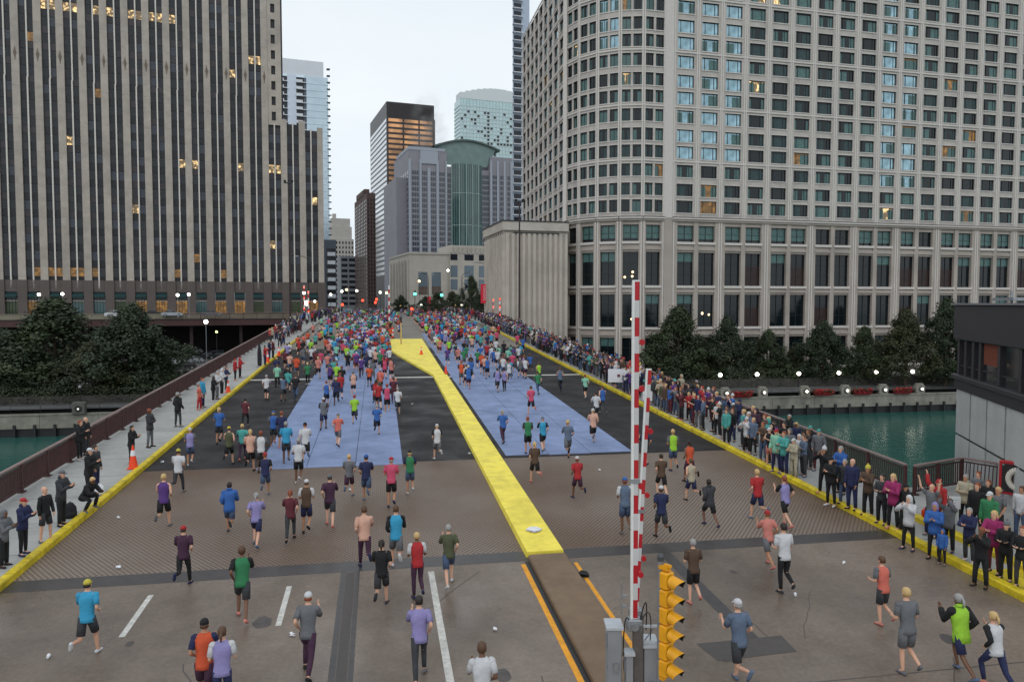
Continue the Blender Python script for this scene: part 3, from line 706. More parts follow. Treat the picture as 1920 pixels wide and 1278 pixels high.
# C pale green tower
gg = mat('pale_green_glass', (.42,.55,.56), .2, metal=.7, noise=.12, nscale=.1)
tC, w, d, hgt = block('glass_tower', 'pale green gridded apartment tower with gently curved roof far away', 864, 990, 720, 184, xl=853.5)
MB().box(0, w, 0, d, 0, hgt).build('wall', gg, tC)
crv = MB(); rs = []
for i in range(13): u = w*i/12; crv.box(u, u+w/12, -.5, d*.7, hgt, hgt+3+9*math.sin(math.pi*min(1, (i+1.5)/15)))
crv.build('curved_crown', mat('pale_crown_panel', s(206,214,216), .7), tC)
g_ = MB()
for f in range(int(hgt/3.6)): g_.box(0, w, -.4, .0, f*3.6, f*3.6+1.1)
for j in range(22): g_.box(w*j/21-.25, w*j/21+.25, -.5, .0, 0, hgt)
for f in range(int(hgt/3.6)): g_.box(-.4, 0, 0, d, f*3.6, f*3.6+1.1)
o = g_.build('facade_grid', mat('pale_green_white_frame', s(188,204,204), .6), tC); o['kind'] = 'stuff'
dkw = MB()
for f in range(int(hgt*.55/3.6), int(hgt/3.6)-2):
    for j in range(21):
        if j in (8,) or (rb.random() < .22): dkw.box(w*(j+.2)/21, w*(j+.8)/21, -.3, .0, f*3.6+1.15, f*3.6+3.3)
o = dkw.build('windows', glass_m, tC); o['kind'] = 'stuff'
# B grey stepped hotel with the glazed curved core
gs = mat('grey_mauve_granite', s(138,136,144), .7, noise=.05, nscale=.3, stain=.1, sscale=.05); gst = mat('pale_blue_grey_granite', s(158,164,174), .7)
tB, w, d, hgt = block('stepped_tower', 'grey stepped hotel tower with a curved green glass core', 768, 839, 400, 280, xl=741)
MB().box(0, w, 0, d, 0, hgt).build('wall', gs, tB); MB().box(-.2, w*.96, -.25, d*.8, hgt, hgt+1.6).build('parapet', gst, tB)
MB().box(-5.5, -.0, 6, d+3, 0, hgt-14).build('wall', gs, tB)
for i, (a, b) in enumerate(((.0, .06), (.28, .33), (.49, .56), (.72, .78), (.96, 1.0))): MB().box(w*a, w*b, -.6, 0, 0, hgt-(9 if i in (2,) else 5)).build('pilaster', gst, tB)
MB().box(w*.3, w*.76, -.62, 0, hgt-7, hgt-.2).build('panel', gst, tB)
wm = MB(); nfl = int((hgt-10)/2.9)
for f in range(nfl):
    for a, b in ((.08, .26), (.345, .475), (.575, .71), (.795, .945)):
        for q in range(3): wm.box(w*(a+(b-a)*q/3)+.12, w*(a+(b-a)*(q+1)/3)-.12, -.08, .1, 2+f*2.9, 2+f*2.9+2.0)
    for q in range(8): wm.box(-.08, .1, d*(q+.2)/8, d*(q+.75)/8, 2+f*2.9, 4+f*2.9)
o = wm.build('windows', mat('blue_black_glass', s(44,52,66), .15, spec=.8, noise=.3, nscale=.6), tB); o['kind'] = 'stuff'
# step beside the core, core, right wing (same thing)
def onB(x): # position along the front for a pixel column
    a0 = (768-960)/FPX*400; rel = R(80)-YAW; return solve((x-960)/FPX, a0, 400, math.sin(rel), math.cos(rel))
zpx = lambda y: at(850, y, 407)[2]-CITY
MB().box(onB(839), onB(849), 1.5, 20, 0, zpx(311)).build('wall', gs, tB); MB().box(onB(905), onB(919), 1.5, 20, 0, zpx(314)).build('wall', gs, tB)
MB().box(onB(919), onB(975), 0, 22, 0, zpx(288)).build('wall', gs, tB)
for q in range(5): u = onB(919)+(onB(975)-onB(919))*q/4.5; MB().box(u, u+1.1, -.6, 0, 0, zpx(296)).build('pilaster', gst, tB)
wm = MB()
for f in range(nfl):
    for q in range(12):
        u = onB(920)+q*1.42
        if q % 3: wm.box(u, u+1.15, -.1, .1, 2+f*2.9, 4+f*2.9)
    for (a, b) in ((840, 848), (906, 918)): wm.box(onB(a), onB(b), 1.4, 1.55, 2+f*2.9, 4+f*2.9)
o = wm.build('windows', mat('blue_black_glass', s(44,52,66)), tB); o['kind'] = 'stuff'
core = MB(); n = 14; xa, xb = onB(849), onB(905); gcore = mat('green_core_glass', s(54,78,80), .1, spec=.7, noise=.3, nscale=.15)
ztc = zpx(306)
pts = []
for i in range(n+1):
    u = i/n; pts.append((xa+(xb-xa)*u, 1.2-3.2*math.sin(math.pi*u)))
for i in range(n): core.quad((*pts[i], 0), (*pts[i+1], 0), (*pts[i+1], ztc), (*pts[i], ztc))
core.build('glass_core', gcore, tB)
bars = MB()
for i in range(n+1): bars.tube((pts[i][0], pts[i][1]-.05, 0), (pts[i][0], pts[i][1]-.05, ztc), .1 if i % 3 else .35, n=4)
for z in (ztc*.8, ztc*.58, ztc*.37, ztc*.18):
    for i in range(n): bars.tube((*pts[i], z), (*pts[i+1], z), .25, n=4)
bars.build('core_glazing_bars', mat('pale_green_bar', s(140,164,158), .5), tB)
crn = MB(); crd = mat('pale_green_glass_crown', s(112,134,132), .3, noise=.15, nscale=.3)
xl_, xr_ = onB(815), onB(937); n = 16
for i in range(n):
    u0, u1 = i/n, (i+1)/n; f_ = lambda u: zpx(277)+(zpx(262)-zpx(277))*math.sin(math.pi*u)
    X0, X1 = xl_+(xr_-xl_)*u0, xl_+(xr_-xl_)*u1
    crn.add([(X0, -1, f_(u0)), (X1, -1, f_(u1)), (X1, 14, f_(u1)), (X0, 14, f_(u0)), (X0, -1, f_(u0)+.9), (X1, -1, f_(u1)+.9), (X1, 14, f_(u1)+.9), (X0, 14, f_(u0)+.9)], [(0,3,2,1),(4,5,6,7),(0,1,5,4),(2,3,7,6)], 1)
    zb_ = lambda u: zpx(308) if .15 < u < .85 else f_(u)-.5*(1 if u < .07 or u > .93 else 12); zl = zb_(u0); zl1 = zb_(u1)
    crn.add([(X0, 1.2, zl), (X1, 1.2, zl1), (X1, .4, f_(u1)), (X0, .4, f_(u0))], [(0,1,2,3)], 0)
crn.build('curved_crown', [crd, mat('dark_green_roof', s(78,94,90), .5)], tB)
# H pale stone low building in front
ps = mat('pale_stone', s(184,178,168), .85, noise=.05, nscale=.3, stain=.12, sscale=.1)
tH, w, d, hgt = block('stone_podium', 'low pale stone building with tall windows at the end of the street', 768, 843, 330, 476, xl=731)
MB().box(0, w, 0, d, 0, hgt).build('wall', ps, tH); MB().box(-.4, w, -.4, d, hgt, hgt+.8).build('cornice', ps, tH)
def onH(x): a0 = (768-960)/FPX*330; rel = R(80)-YAW; return solve((x-960)/FPX, a0, 330, math.sin(rel), math.cos(rel))
zh = lambda y: at(850, y, 334)[2]-CITY
for a, b in ((785, 802), (810, 827)): f_ = MB().box(onH(a), onH(b), -.1, .05, zh(545), zh(510)).build('window', mat('pale_reflecting_glass', s(128,142,152), .2, metal=.4), tH); MB().box(onH(a), onH(b), -.2, -.11, zh(552), zh(537)).build('pane', dim_band, f_)
MB().box(onH(843), onH(935), -1, 20, 0, zh(459)).build('wall', ps, tH)
for a, b in ((844, 857), (870, 887), (897, 908)):
    for y0, y1 in ((487, 476), (519, 497), (543, 523)): MB().box(onH(a), onH(b), -1.12, -.9, zh(y0), zh(y1)).build('window', glass_m if y0 == 487 else mat('pale_reflecting_glass', (1,1,1)), tH)
for i in range(13): u = onH(843)+i*2.05; MB().box(u, u+.8, -1.5, -1, zh(474), zh(462)).build('fin', ps, tH)
for i in range(7): u = d*i/7; MB().box(-.8, 0, u+.5, u+2.2, 0, hgt-2).build('buttress', ps, tH)
for i in range(7): u = d*i/7; MB().box(-.1, .1, u+2.6, u+d/7, 2, hgt-3).build('window', glass_m, tH)
# F far beige buildings and G the balcony block
bg_ = mat('beige_far_stone', s(176,172,166), .9, noise=.05, nscale=.2)
tF, w, d, hgt = block('stepped_building', 'far pale stepped building closing the street on the left', 618, 665, 640, 447, dep=30)
MB().box(0, w, 0, d, 0, hgt).build('wall', bg_, tF); z1 = at(640, 407, 640)[2]-CITY
MB().box(1, w*.95, 4, d, hgt, hgt+(z1-hgt)*.6).box(3, w*.9, 6, d, hgt+(z1-hgt)*.6, z1).box(4.5, 7.5, 8, 11, z1, z1+4).build('upper_wall', bg_, tF)
wm = MB()
for f in range(int(hgt/4)):
    for j in range(8): wm.box(w*(j+.3)/8, w*(j+.7)/8, -.1, .1, 2+f*4, 4.2+f*4)
o = wm.build('windows', glass_m, tF); o['kind'] = 'stuff'
tG2, w, d, hgt = block('office_block', 'small grey block with strip windows below the far stepped building', 640, 668, 520, 480, dep=20)
MB().box(0, w, 0, d, 0, hgt).build('wall', mat('grey_far_concrete', s(120,124,128), .8), tG2); wm = MB()
for f in range(9): wm.box(.5, w*.45, -.1, .1, 2+f*3.8, 4+f*3.8); wm.box(w*.55, w-.5, -.1, .1, 2+f*3.8, 4+f*3.8)
o = wm.build('windows', glass_m, tG2); o['kind'] = 'stuff'
tG, w, d, hgt = block('balcony_block', 'narrow grey apartment block with glass balconies beside the limestone tower', 606, 632, 290, 449, dep=20)
MB().box(0, w, 0, d, 0, hgt).build('wall', mat('blue_grey_wall', s(80,88,98), .6), tG); nfl = 7
for f in range(nfl): z = 2+f*(hgt-5)/nfl; MB().box(w*.35, w*.9, -1.1, 0, z, z+.25).box(w*.35, w*.9, -1.1, -1.05, z+.25, z+1.4).build('balcony', white_conc, tG); MB().box(w*.3, w*.95, -.06, .1, z+1.5, z+2.9).build('window', glass_m, tG)
# I balcony tower seen behind the hotel
tI, w, d, hgt = block('glass_tower', 'tall white and blue balcony tower glimpsed behind the stone hotel', 962, 992, 300, -60, dep=.5)
MB().box(0, w, 0, d, 0, hgt).build('wall', mat('white_blue_wall', s(176,188,206), .5), tI)
for f in range(44): MB().add([(-.1, -1.5, 4+f*3.1), (w*.55, -1.5, 4+f*3.1), (w*.55, 0, 4+f*3.1), (-.4, 0, 4+f*3.1), (-.4, -1.5, 4.3+f*3.1), (w*.55, -1.5, 4.3+f*3.1), (w*.55, 0, 4.3+f*3.1), (-.4, 0, 4.3+f*3.1)], [(0,3,2,1),(4,5,6,7),(0,1,5,4),(1,2,6,5),(3,0,4,7)]).build('balcony', white_conc, tI); MB().box(.3, w*.5, -.1, .1, 4.6+f*3.1, 6.4+f*3.1).build('window', glass_m, tI)
# J filler buildings hiding the open horizon between and behind
for (x0, x1, Z, yt, lab) in ((990, 1100, 420, 380, 'plain grey building far behind the ribbed block'), (560, 640, 700, 520, 'low dark building far down the street on the left'), (660, 760, 800, 530, 'low dark building closing the far end of the street')):
    t_, w, d, hgt = block('far_building', lab, x0, x1, Z, yt, dep=30); MB().box(0, w, 0, d, 0, hgt).build('wall', mat('far_dark_wall', s(84,82,84), .9, noise=.2, nscale=.1), t_)

# ---------- upper city ground, viaduct on the left
def tl(x, y, z=0): M_ = T(o2[0], o2[1], z, heading_rz(80)); v = M_ @ Vector((x, y, 0)); return v
e0 = tl(-75, -13); e1 = tl(13, -13)
cg = MB().add([(e0.x, e0.y, CITY-.05), (e1.x, e1.y, CITY-.05), (RL-.3, e1.y-4, CITY-.05), (RL-.3, 160, CITY-.05), (RR+.4, 160, CITY-.05), (RR+.4, 152, CITY-.05), (1500, 152, CITY-.05), (1500, 3500, CITY-.05), (-1500, 3500, CITY-.05), (-1500, e0.y+40, CITY-.05)], [(0,1,2,3,4,5,6,7,8,9)])
tag(cg.build('city_ground', mat('city_ground_concrete', s(104,100,97), .8, noise=.1, nscale=.3)), kind='structure')
vd = thing('viaduct', 'raised road viaduct with pale parapet in front of the limestone tower', 'viaduct', (o2[0], o2[1], 0), heading_rz(80))
for i in range(15): x = -78+i*6.4; MB().box(x, x+6.34, -14, -13.6, CITY-.5, CITY+.62).box(x, x+6.34, -14.1, -13.5, CITY+.62, CITY+.74).build('parapet_panel', mat('viaduct_concrete', s(134,128,112), .85, noise=.1, nscale=1, stain=.3, sscale=.5), vd)
MB().box(-78, 19, -13.9, 20, CITY-.9, CITY-.51).build('deck_slab', maroon_d, vd)
MB().box(-78, 19, -13.95, -13.4, CITY-2.1, CITY-.91).build('edge_girder', maroon, vd)
for i in range(9): x = -74+i*11; MB().box(x, x+.6, -13.3, 10, CITY-2, CITY-.92).build('cross_girder', maroon_d, vd); MB().box(x, x+.7, -11, -10.3, LOW, CITY-2).build('column', maroon_d, vd)
MB().box(-90, 40, 18, 19, LOW, CITY-.1).build('back_wall', mat('dark_back_wall', s(60,56,56), .9), vd)
sg = MB().box(-82, -58, 6, 9, CITY, CITY+.1).build('pavement_tower', sidewalk_m); sg.location = (o2[0], o2[1], 0); sg.rotation_euler = (0, 0, heading_rz(80)); tag(sg, kind='structure')

# ---------- river banks
def bank(x0, x1, label):
    t = thing('river_wall', label, 'river wall')
    n = int((x1-x0)/6.8)
    for i in range(n+1):
        x = x0+i*6.8
        MB().box(x, x+6.76, BANK_Y, BANK_Y+.5, WATER+1.0, -5.35).build('wall_panel', wall_c, t)
        MB().box(x, x+6.76, BANK_Y-.12, BANK_Y+.62, -5.35, -5.15).build('coping', wall_c, t)
    MB().box(x0, x0+(n+1)*6.8, BANK_Y+.25, BANK_Y+.6, WATER-2, WATER+1.02).build('footing', black_m, t)
    f = MB()
    for i in range(int((x1-x0)/2.3)): x = x0+i*2.3+.3; f.box(x, x+.28, BANK_Y-.22, BANK_Y-.0, WATER-.3, WATER+1.5)
    o = f.build('fender_piles', black_m, t); o['kind'] = 'stuff'
    rl_ = MB()
    for i in range((n+1)*2): x = x0+i*3.4; rl_.tube((x, BANK_Y+.3, -5.15), (x, BANK_Y+.3, -4.15), .03, n=5)
    for z in (-4.15, -4.5, -4.85): rl_.tube((x0, BANK_Y+.3, z), (x0+(n+1)*6.8, BANK_Y+.3, z), .025, n=5)
    o = rl_.build('bank_rail', black_m, t)
bank(23, 125, 'concrete river wall below the trees on the right bank')
bank(-130, -16, 'concrete river wall in shade below the trees on the left bank')
sheet('promenade', 21, 140, [BANK_Y+.5, BANK_Y+7], -5.2, mat('promenade_paving', s(84,82,78), .8, noise=.1, nscale=1), flat(0)); sheet('promenade', -140, -15, [BANK_Y+.5, BANK_Y+5], -5.2, mat('promenade_paving', (1,1,1)), flat(0))
tw_ = thing('terrace_wall', 'low planted terrace wall behind the right promenade', 'terrace wall'); MB().box(21, 140, BANK_Y+7, BANK_Y+7.6, -5.2, -3.3).build('wall', mat('dark_wall_concrete', s(70,68,64), .9, stain=.4, sscale=.4), tw_)
tw_ = thing('terrace_wall', 'dark planted terrace wall behind the left promenade', 'terrace wall'); MB().box(-140, -15, BANK_Y+5, BANK_Y+5.6, -5.2, -3.6).build('wall', mat('dark_wall_concrete', s(78,76,72), .9, stain=.4, sscale=.4), tw_)
# ================================================================== BRIDGE HOUSE (right)
hp = at(1797, 697, 34); bhz = math.atan2(-math.cos(R(26)), -math.sin(R(26)))
bh = thing('bridge_house', 'bridge tender house with charcoal windowed top and grey concrete panel walls', 'bridge house', (hp[0], hp[1], 0), bhz)
ZL = hp[2]; ZT = 8.52
MB().box(.03, 13, .05, 7, WATER-1, ZL-.3).build('wall', mat('joint_dark_concrete', s(34,34,34), .9), bh)
pw = 2.1
for i in range(6):
    for (a, b) in ((WATER, -4.2), (-4.14, -.9), (-.84, 2.54), (2.62, ZL-.32)):
        MB().bevbox(i*pw, i*pw+pw-.17, -.05, .12, a, b-.03, .008).build('wall_panel', panel_c, bh)
for i in range(4):
    for (a, b) in ((WATER, -4.2), (-4.14, -.9), (-.84, 2.54), (2.62, ZL-.32)): MB().bevbox(-.08, .04, .13+i*pw, .13+i*pw+pw-.06, a, b-.03, .008).build('wall_panel', panel_c, bh)
MB().bevbox(-.25, 13, -.25, 7, ZL-.3, ZL-.08, .03).box(-.12, 13, -.12, 7, ZL-.75, ZL-.31).build('sill_band', dark_clad, bh)
MB().bevbox(-.2, 13, -.2, 7.2, ZL+1.5, ZT-.08, .04).build('fascia', dark_clad, bh)
MB().box(-.32, 13.1, -.32, 7.3, ZT-.08, ZT).build('roof_edge', mat('pale_roof_edge', s(120,120,126), .5), bh)
MB().box(.3, 12.6, .3, 6.6, ZL-.07, ZL+.0).build('floor', black_m, bh)
for u in (0, 1.0, 2.05, 2.95, 5.2, 7.4, 9.6, 12.6): MB().box(u, u+.28, -.06, .22, ZL-.08, ZL+1.5).build('window_post', dark_clad, bh)
for a, b in ((.28, 1.0), (1.28, 2.05), (2.33, 2.95), (3.23, 5.2), (5.48, 7.4), (7.68, 9.6), (9.88, 12.6)): MB().box(a, b, .06, .1, ZL-.08, ZL+1.5).box(a, b, .0, .05, ZL+.3, ZL+.35, 1).build('window', [glass('booth_glass', (.02,.022,.025), .05), dark_clad], bh)
MB().box(3.35, 5.1, .02, .055, ZL+.62, ZL+1.5).build('blind', mat('orange_brown_blind', s(112,52,30), .8), bh)
MB().box(0, .2, .3, 6.5, ZL-.08, ZL+1.5).build('side_glazing', glass_m, bh)
MB().tube((3.2, 1, ZT), (3.2, 1, ZT+.5), .05).box(2.2, 4.6, .6, 1.4, ZT+.1, ZT+.22).build('roof_light', grey_m, bh)
# red life-ring box on the wall
lb = thing('life_ring_box', 'red wall box with round cream life ring on the grey concrete panels', 'life ring box'); 
M_ = bh.matrix_world if False else T(hp[0], hp[1], 0, bhz)
lu = 6.85; lz = 2.1
q = M_ @ Vector((lu, -.25, lz)); lb.location = q; lb.rotation_euler = (0, 0, bhz+R(58))
MB().bevbox(-.1, 1.25, -.22, .0, -.62, .62, .03).build('box', red_p, lb)
MB().box(.0, 1.15, -.235, -.221, -.52, .52).build('face_plate', mat('dark_face', s(40,34,36), .4), lb)
ring = MB(); 
for i in range(28):
    a0, a1 = 2*math.pi*i/28, 2*math.pi*(i+1)/28; c0 = Vector((.58+.36*math.cos(a0), -.27, .36*math.sin(a0))); c1 = Vector((.58+.36*math.cos(a1), -.27, .36*math.sin(a1))); ring.tube(c0, c1, .1, n=8, cap=False)
ring.build('life_ring', mat('cream_ring', s(214,206,192), .6), lb)
for (x, z) in ((.05, .48), (1.1, .48), (.05, -.48), (1.1, -.48)): MB().tube((x, -.24, z), (x, -.26, z), .035, n=8).build('bolt', grey_m, lb)

# ================================================================== CROSSING GATES AND SIGNAL on the median
def P3(px, py, Z): return at(px, py, Z)
gz = 13.6; g0 = P3(1189, 1170, gz)
gate_rz = -YAW
def gate(label, base, zbot, ztop, wd, tilt, bandlen, pars):
    t = thing('crossing_gate', label, 'crossing gate', (base[0], base[1], dz(base[1])+.16), gate_rz, group='raised crossing gates on the median')
    zb = zbot-t.location.z; zt = ztop-t.location.z; L = zt-zb
    Mr = T(0, 0, zb) @ Matrix.Rotation(tilt, 4, 'Y')
    MB().bevbox(-wd*.62, -wd*.22, -.035, .035, 0, L, .006, 0, Mr).build('arm_edge', white_g, t)
    k = 0; z = L
    while z > 0.02:
        z1 = max(0, z-bandlen*(1 if k % 2 == 0 else .92)); MB().box(-wd*.215, wd*.5, -.028, .028, z1+.002, z, 0, Mr).build('arm_band', red_p if k % 2 == 0 else mat('arm_white', s(196,196,196), .5, noise=.06), t); z = z1; k += 1
    MB().box(-wd*.6, wd*.52, -.03, .03, L, L+.03, 0, Mr).build('arm_cap', white_g, t)
    for zz in pars:
        b_ = MB().tube((wd*.5, 0, zz), (wd*.5+.05, 0, zz), .03, n=8, M=Mr).tube((wd*.5+.05, -.05, zz), (wd*.5+.05, .03, zz), .055, n=12, M=Mr); b_.build('warning_lamp', red_p, t)
    MB().box(-wd*.75, wd*.75, -.06, .06, L*.42, L*.42+.07, 0, Mr).build('arm_clamp', grey_m, t)
    return t, Mr, L
zb1 = g0[2]; zt1 = P3(1183, 528, gz)[2]
g1, Mr, L1 = gate('tallest red and white striped gate arm standing upright beside the yellow signal', g0, zb1, zt1, .118, R(-.15), .34, (L1_ for L1_ in (.95, 2.6, 4.4, 5.25)))
g2p = P3(1192, 1120, 15.5); zt2_ = P3(1210, 693, 15.5)[2]
g2, _, _ = gate('shorter red and white striped gate arm leaning right behind the tall one', (g2p[0], g2p[1]), P3(1190, 1150, 15.5)[2], zt2_, .1, R(2.6), .3, (1.2, 2.55, 3.9))
def gate_base(t, zb):
    h = zb-t.location.z
    MB().bevbox(-.02, .16, -.1, .08, 0, h+.02, .01).build('column', mat('brown_grey_steel', s(110,104,102), .45, metal=.3, noise=.1, nscale=5, stain=.3, sscale=2), t)
    MB().bevbox(-.14, .14, -.1, .12, h-.1, h+.12, .02).build('hinge_head', grey_m, t)
    MB().tube((0, -.14, h), (0, .16, h), .07, n=14).build('pivot', grey_m, t)
    MB().box(-.22, .1, -.3, .3, -.02, .04).build('base_plate', grey_m, t)
gate_base(g1, zb1); gate_base(g2, P3(1190, 1150, 15.5)[2])
def cab(t, x0, x1, y0, y1, z0, z1, name='control_cabinet'):
    MB().bevbox(x0, x1, y0, y1, z0, z1, .012).build(name, grey_p, t)
    MB().box(x0-.03, x1+.03, y0-.03, y1+.03, z1+.002, z1+.05).build('cabinet_lid', mat('pale_cabinet_lid', s(178,182,188), .5, noise=.08, nscale=9), t)
    MB().box(x0-.025, x0-.003, y0+.06, y0+.2, z1-.35, z1-.12).build('hinge', grey_m, t); MB().box(x0-.02, x0-.003, y0+.05, y0+.1, z1-.75, z1-.68).build('hinge', grey_m, t); MB().box(x0-.02, x0-.003, y0+.05, y0+.1, z1-1.3, z1-1.23).build('hinge', grey_m, t)
    MB().box((x0+x1)/2-.02, (x0+x1)/2+.06, y0-.03, y0-.004, z1-.8, z1-.62).build('latch', grey_m, t)
h1 = zb1-g1.location.z
cab(g1, -.5, -.24, -.1, .28, .1, h1-.06); cab(g1, .18, .44, -.05, .4, .1, h1-.42); cab(g1, -.17, -.04, -.2, .0, .1, h1-.5)
MB().box(-.5, -.22, .05, .2, -.02, .1).box(.2, .42, .05, .3, -.02, .1).build('cabinet_feet', black_m, g1)
cbl = MB(); 
def curve(a, b, c, n=8): return [Vector(a)*(1-i/n)**2+Vector(b)*2*(i/n)*(1-i/n)+Vector(c)*(i/n)**2 for i in range(n+1)]
cbl.path(curve((.1, -.05, h1+.1), (.24, -.15, h1+.9), (.22, 0, h1-.1)), .011, 6)
cbl.build('cable', black_m, g1); MB().path(curve((.12, -.05, h1+.1), (.34, -.1, h1+.55), (.3, 0, h1-.3)), .01, 6).build('cable', black_m, g1); MB().path(curve((-.1, -.05, h1+.1), (-.22, -.15, h1+.4), (-.2, 0, h1-.6)), .012, 6).build('cable', black_m, g1)
MB().box(-.24, -.14, -.05, .02, h1+.35, h1+.37).box(-.24, -.14, -.05, .02, h1+.55, h1+.57).box(-.25, -.235, -.05, .02, h1+.2, h1+.8).build('side_bracket', grey_m, g1)
# signal with six yellow hoods
sp = P3(1238, 1100, 13.1); sb = thing('traffic_signal', 'yellow traffic signal with six hooded lamps stacked in one column', 'traffic signal', (sp[0], sp[1], dz(sp[1])+.16), gate_rz+R(36))
zs0 = P3(1245, 1062, 13.1)[2]-sb.location.z; zpt = P3(1236, 1037, 13.1)[2]-sb.location.z
MB().tube((0, .0, -.02), (0, 0, zpt-.09), .05, n=14).build('pole', grey_m, sb); MB().sphere((0, 0, zpt-.06), .065, n=12, m=6).tube((0, 0, zpt-.13), (0, 0, zpt-.08), .062, n=12).build('pole_cap', mat('dark_grey_cap', s(70,72,76), .4), sb)
MB().tube((0, 0, .0), (0, 0, .06), .16, .12, 12).build('pole_base', grey_m, sb)
pit = .317; 
for i in range(6):
    z1 = zs0-.04-i*pit; z0 = z1-pit+.012
    hs_ = MB().bevbox(-.11, .11, -.24, -.06, z0, z1, .025).build('signal_head', sig_y, sb)
    vb = MB(); n = 12; cz = (z0+z1)/2; r = .115; Ld = .27
    outer = []; 
    for k in range(n+1):
        a = R(-25)+R(230)*k/n
        x, z = -r*math.cos(a), r*math.sin(a); lo = Ld*(.62+.38*max(0, math.sin(a)))
        outer.append(((x, -.27, cz+z), (x*1.04, -.27-lo, cz+z-.03), (x*.93, -.27, cz+z*.93), (x*.97, -.27-lo, cz+z*.94-.03)))
    for k in range(n):
        A, B = outer[k], outer[k+1]; vb.add([A[0], B[0], B[1], A[1]], [(0, 1, 2, 3)], 0, smooth=True); vb.add([A[2], A[3], B[3], B[2]], [(0, 1, 2, 3)], 1, smooth=True); vb.add([A[1], B[1], B[3], A[3]], [(0, 1, 2, 3)], 1)
    vb.build('visor', [sig_y, mat('black_inner', (.01,.01,.01), .7)], hs_)
    MB().tube((0, -.272, cz), (0, -.285, cz), .1, n=16).build('lens', mat('dark_lens', s(46,20,18), .15), hs_)
MB().box(-.05, .05, -.2, .0, zs0-.02, zs0+.05).box(-.03, .03, -.24, -.1, zs0+.05, zs0+.09).build('top_bracket', sig_y, sb)
MB().box(-.04, .04, -.12, .02, zs0-6*pit-.12, zs0-6*pit-.03).build('lower_bracket', sig_y, sb)
# bars from gate column to the signal pole
bz = h1-.02
for k, zz in enumerate((bz, bz-.3)): MB().box(.14, .52, -.04, .0, zz-.02, zz+.02).build('cross_bar', mat('pale_cabinet_lid', (1,1,1)), g1)
MB().tube((.2, 0, bz-.28), (.36, 0, bz-.05), .012, n=5).build('strut', grey_m, g1)

# ================================================================== SMALL STREET THINGS
def cone(p, label, hgt=.75, grp='orange traffic cones'):
    t = thing('traffic_cone', label, 'traffic cone', p, group=grp)
    MB().tube((0, 0, .04), (0, 0, hgt), .14*hgt/.75, .03, 14).build('cone_body', orange_c, t); MB().bevbox(-.2, .2, -.2, .2, 0, .045, .01).build('base', orange_c, t)
    MB().tube((0, 0, hgt*.55), (0, 0, hgt*.78), .083*hgt/.75, .056*hgt/.75, 14).build('collar', white_s, t); return t
cone(deck(250, 878, .15), 'orange cone on the left pavement in front of the man in black', 1.0)
cone(deck(502, 680, .15), 'orange and white cone beside the left kerb near the dark banner', 1.0)
cone(deck(428, 735, .15), 'small orange cone by the left kerb among standing watchers', .8)
cone(deck(523, 667, .15), 'orange cone on the left pavement beyond the dark banner', .9)
cone(deck(790, 664, .17), 'orange cone standing on the wide end of the yellow cover', .8)
cone(deck(836, 700, .05), 'orange cone where the yellow cover narrows', .7)
bar = thing('traffic_barrel', 'tall orange channelizer post at the far left corner of the yellow cover', 'traffic post', deck(736, 634))
for i in range(5): MB().tube((0, 0, .1+i*.26), (0, 0, .1+i*.26+.255), .16, n=12).build('band', orange_c if i % 2 == 0 else white_s, bar)
MB().bevbox(-.25, .25, -.25, .25, 0, .1, .02).build('base', black_m, bar)
bn = thing('standing_banner', 'tall narrow black feather banner standing at the left kerb', 'banner', deck(487, 688, .15), -.3)
rs = [((0, 0, .1+1.9*k/8), (.04+.17*math.sin(math.pi*(.25+.7*k/8)), 0, 0), (0, .012, 0)) for k in range(9)]
MB().loft(rs, 10).build('flag', mat('black_fabric', (.015,.015,.02), .9), bn); MB().tube((-.2, 0, 0), (-.2, 0, 2.05), .012, n=6).box(-.3, .3, -.15, .15, 0, .03).build('stand', grey_m, bn)
def bag(p, label, m, sc=1.):
    t = thing('backpack', label, 'backpack', p, .5); MB().loft([((0, 0, .0), (.17*sc, 0, 0), (0, .1*sc, 0)), ((0, 0, .12*sc), (.19*sc, 0, 0), (0, .13*sc, 0)), ((0, 0, .32*sc), (.17*sc, 0, 0), (0, .11*sc, 0)), ((0, 0, .46*sc), (.08*sc, 0, 0), (0, .06*sc, 0))], 12).build('bag_body', m, t)
    MB().loft([((0, -.12*sc, .05), (.12*sc, 0, 0), (0, .04, 0)), ((0, -.13*sc, .2*sc), (.12*sc, 0, 0), (0, .03, 0))], 10).build('pocket', m, t); MB().path(curve((-.05, 0, .44*sc), (0, 0, .56*sc), (.05, 0, .44*sc)), .012, 5).build('handle', m, t); return t
bag(deck(132, 970, .15), 'black backpack on the left pavement behind the man in grey shorts', mat('black_fabric', (1,1,1)), 1.1)
bag(deck(187, 928, .15), 'white plastic shopping bag beside the left kerb', white_s, .9)
# flood-light masts
def mast(p, label, hgt, r=.16):
    t = thing('lighting_mast', label, 'lighting mast', p, group='tall maroon masts'); MB().tube((0, 0, 0), (0, 0, hgt), r, r*.6, 12).build('pole', maroon_d, t)
    MB().tube((0, 0, 0), (0, 0, .5), r*1.7, r*1.4, 12).build('base', maroon_d, t); MB().box(-.6, .6, -.1, .1, hgt, hgt+.15).tube((-.5, 0, hgt+.15), (-.5, 0, hgt+.45), .14, .2, 8).tube((.5, 0, hgt+.15), (.5, 0, hgt+.45), .14, .2, 8).build('light_head', black_m, t)
p = Vector((-12.6, 112, dz(112)+.15)); mast(p, 'tall slim maroon mast on the left pavement in front of the limestone tower', at(512, 352, 112)[2]-p.z)
p = Vector((19.4, 103, dz(103)+.15)); mast(p, 'tall slim maroon mast on the right pavement in front of the ribbed block', at(980, 378, 104)[2]-p.z)
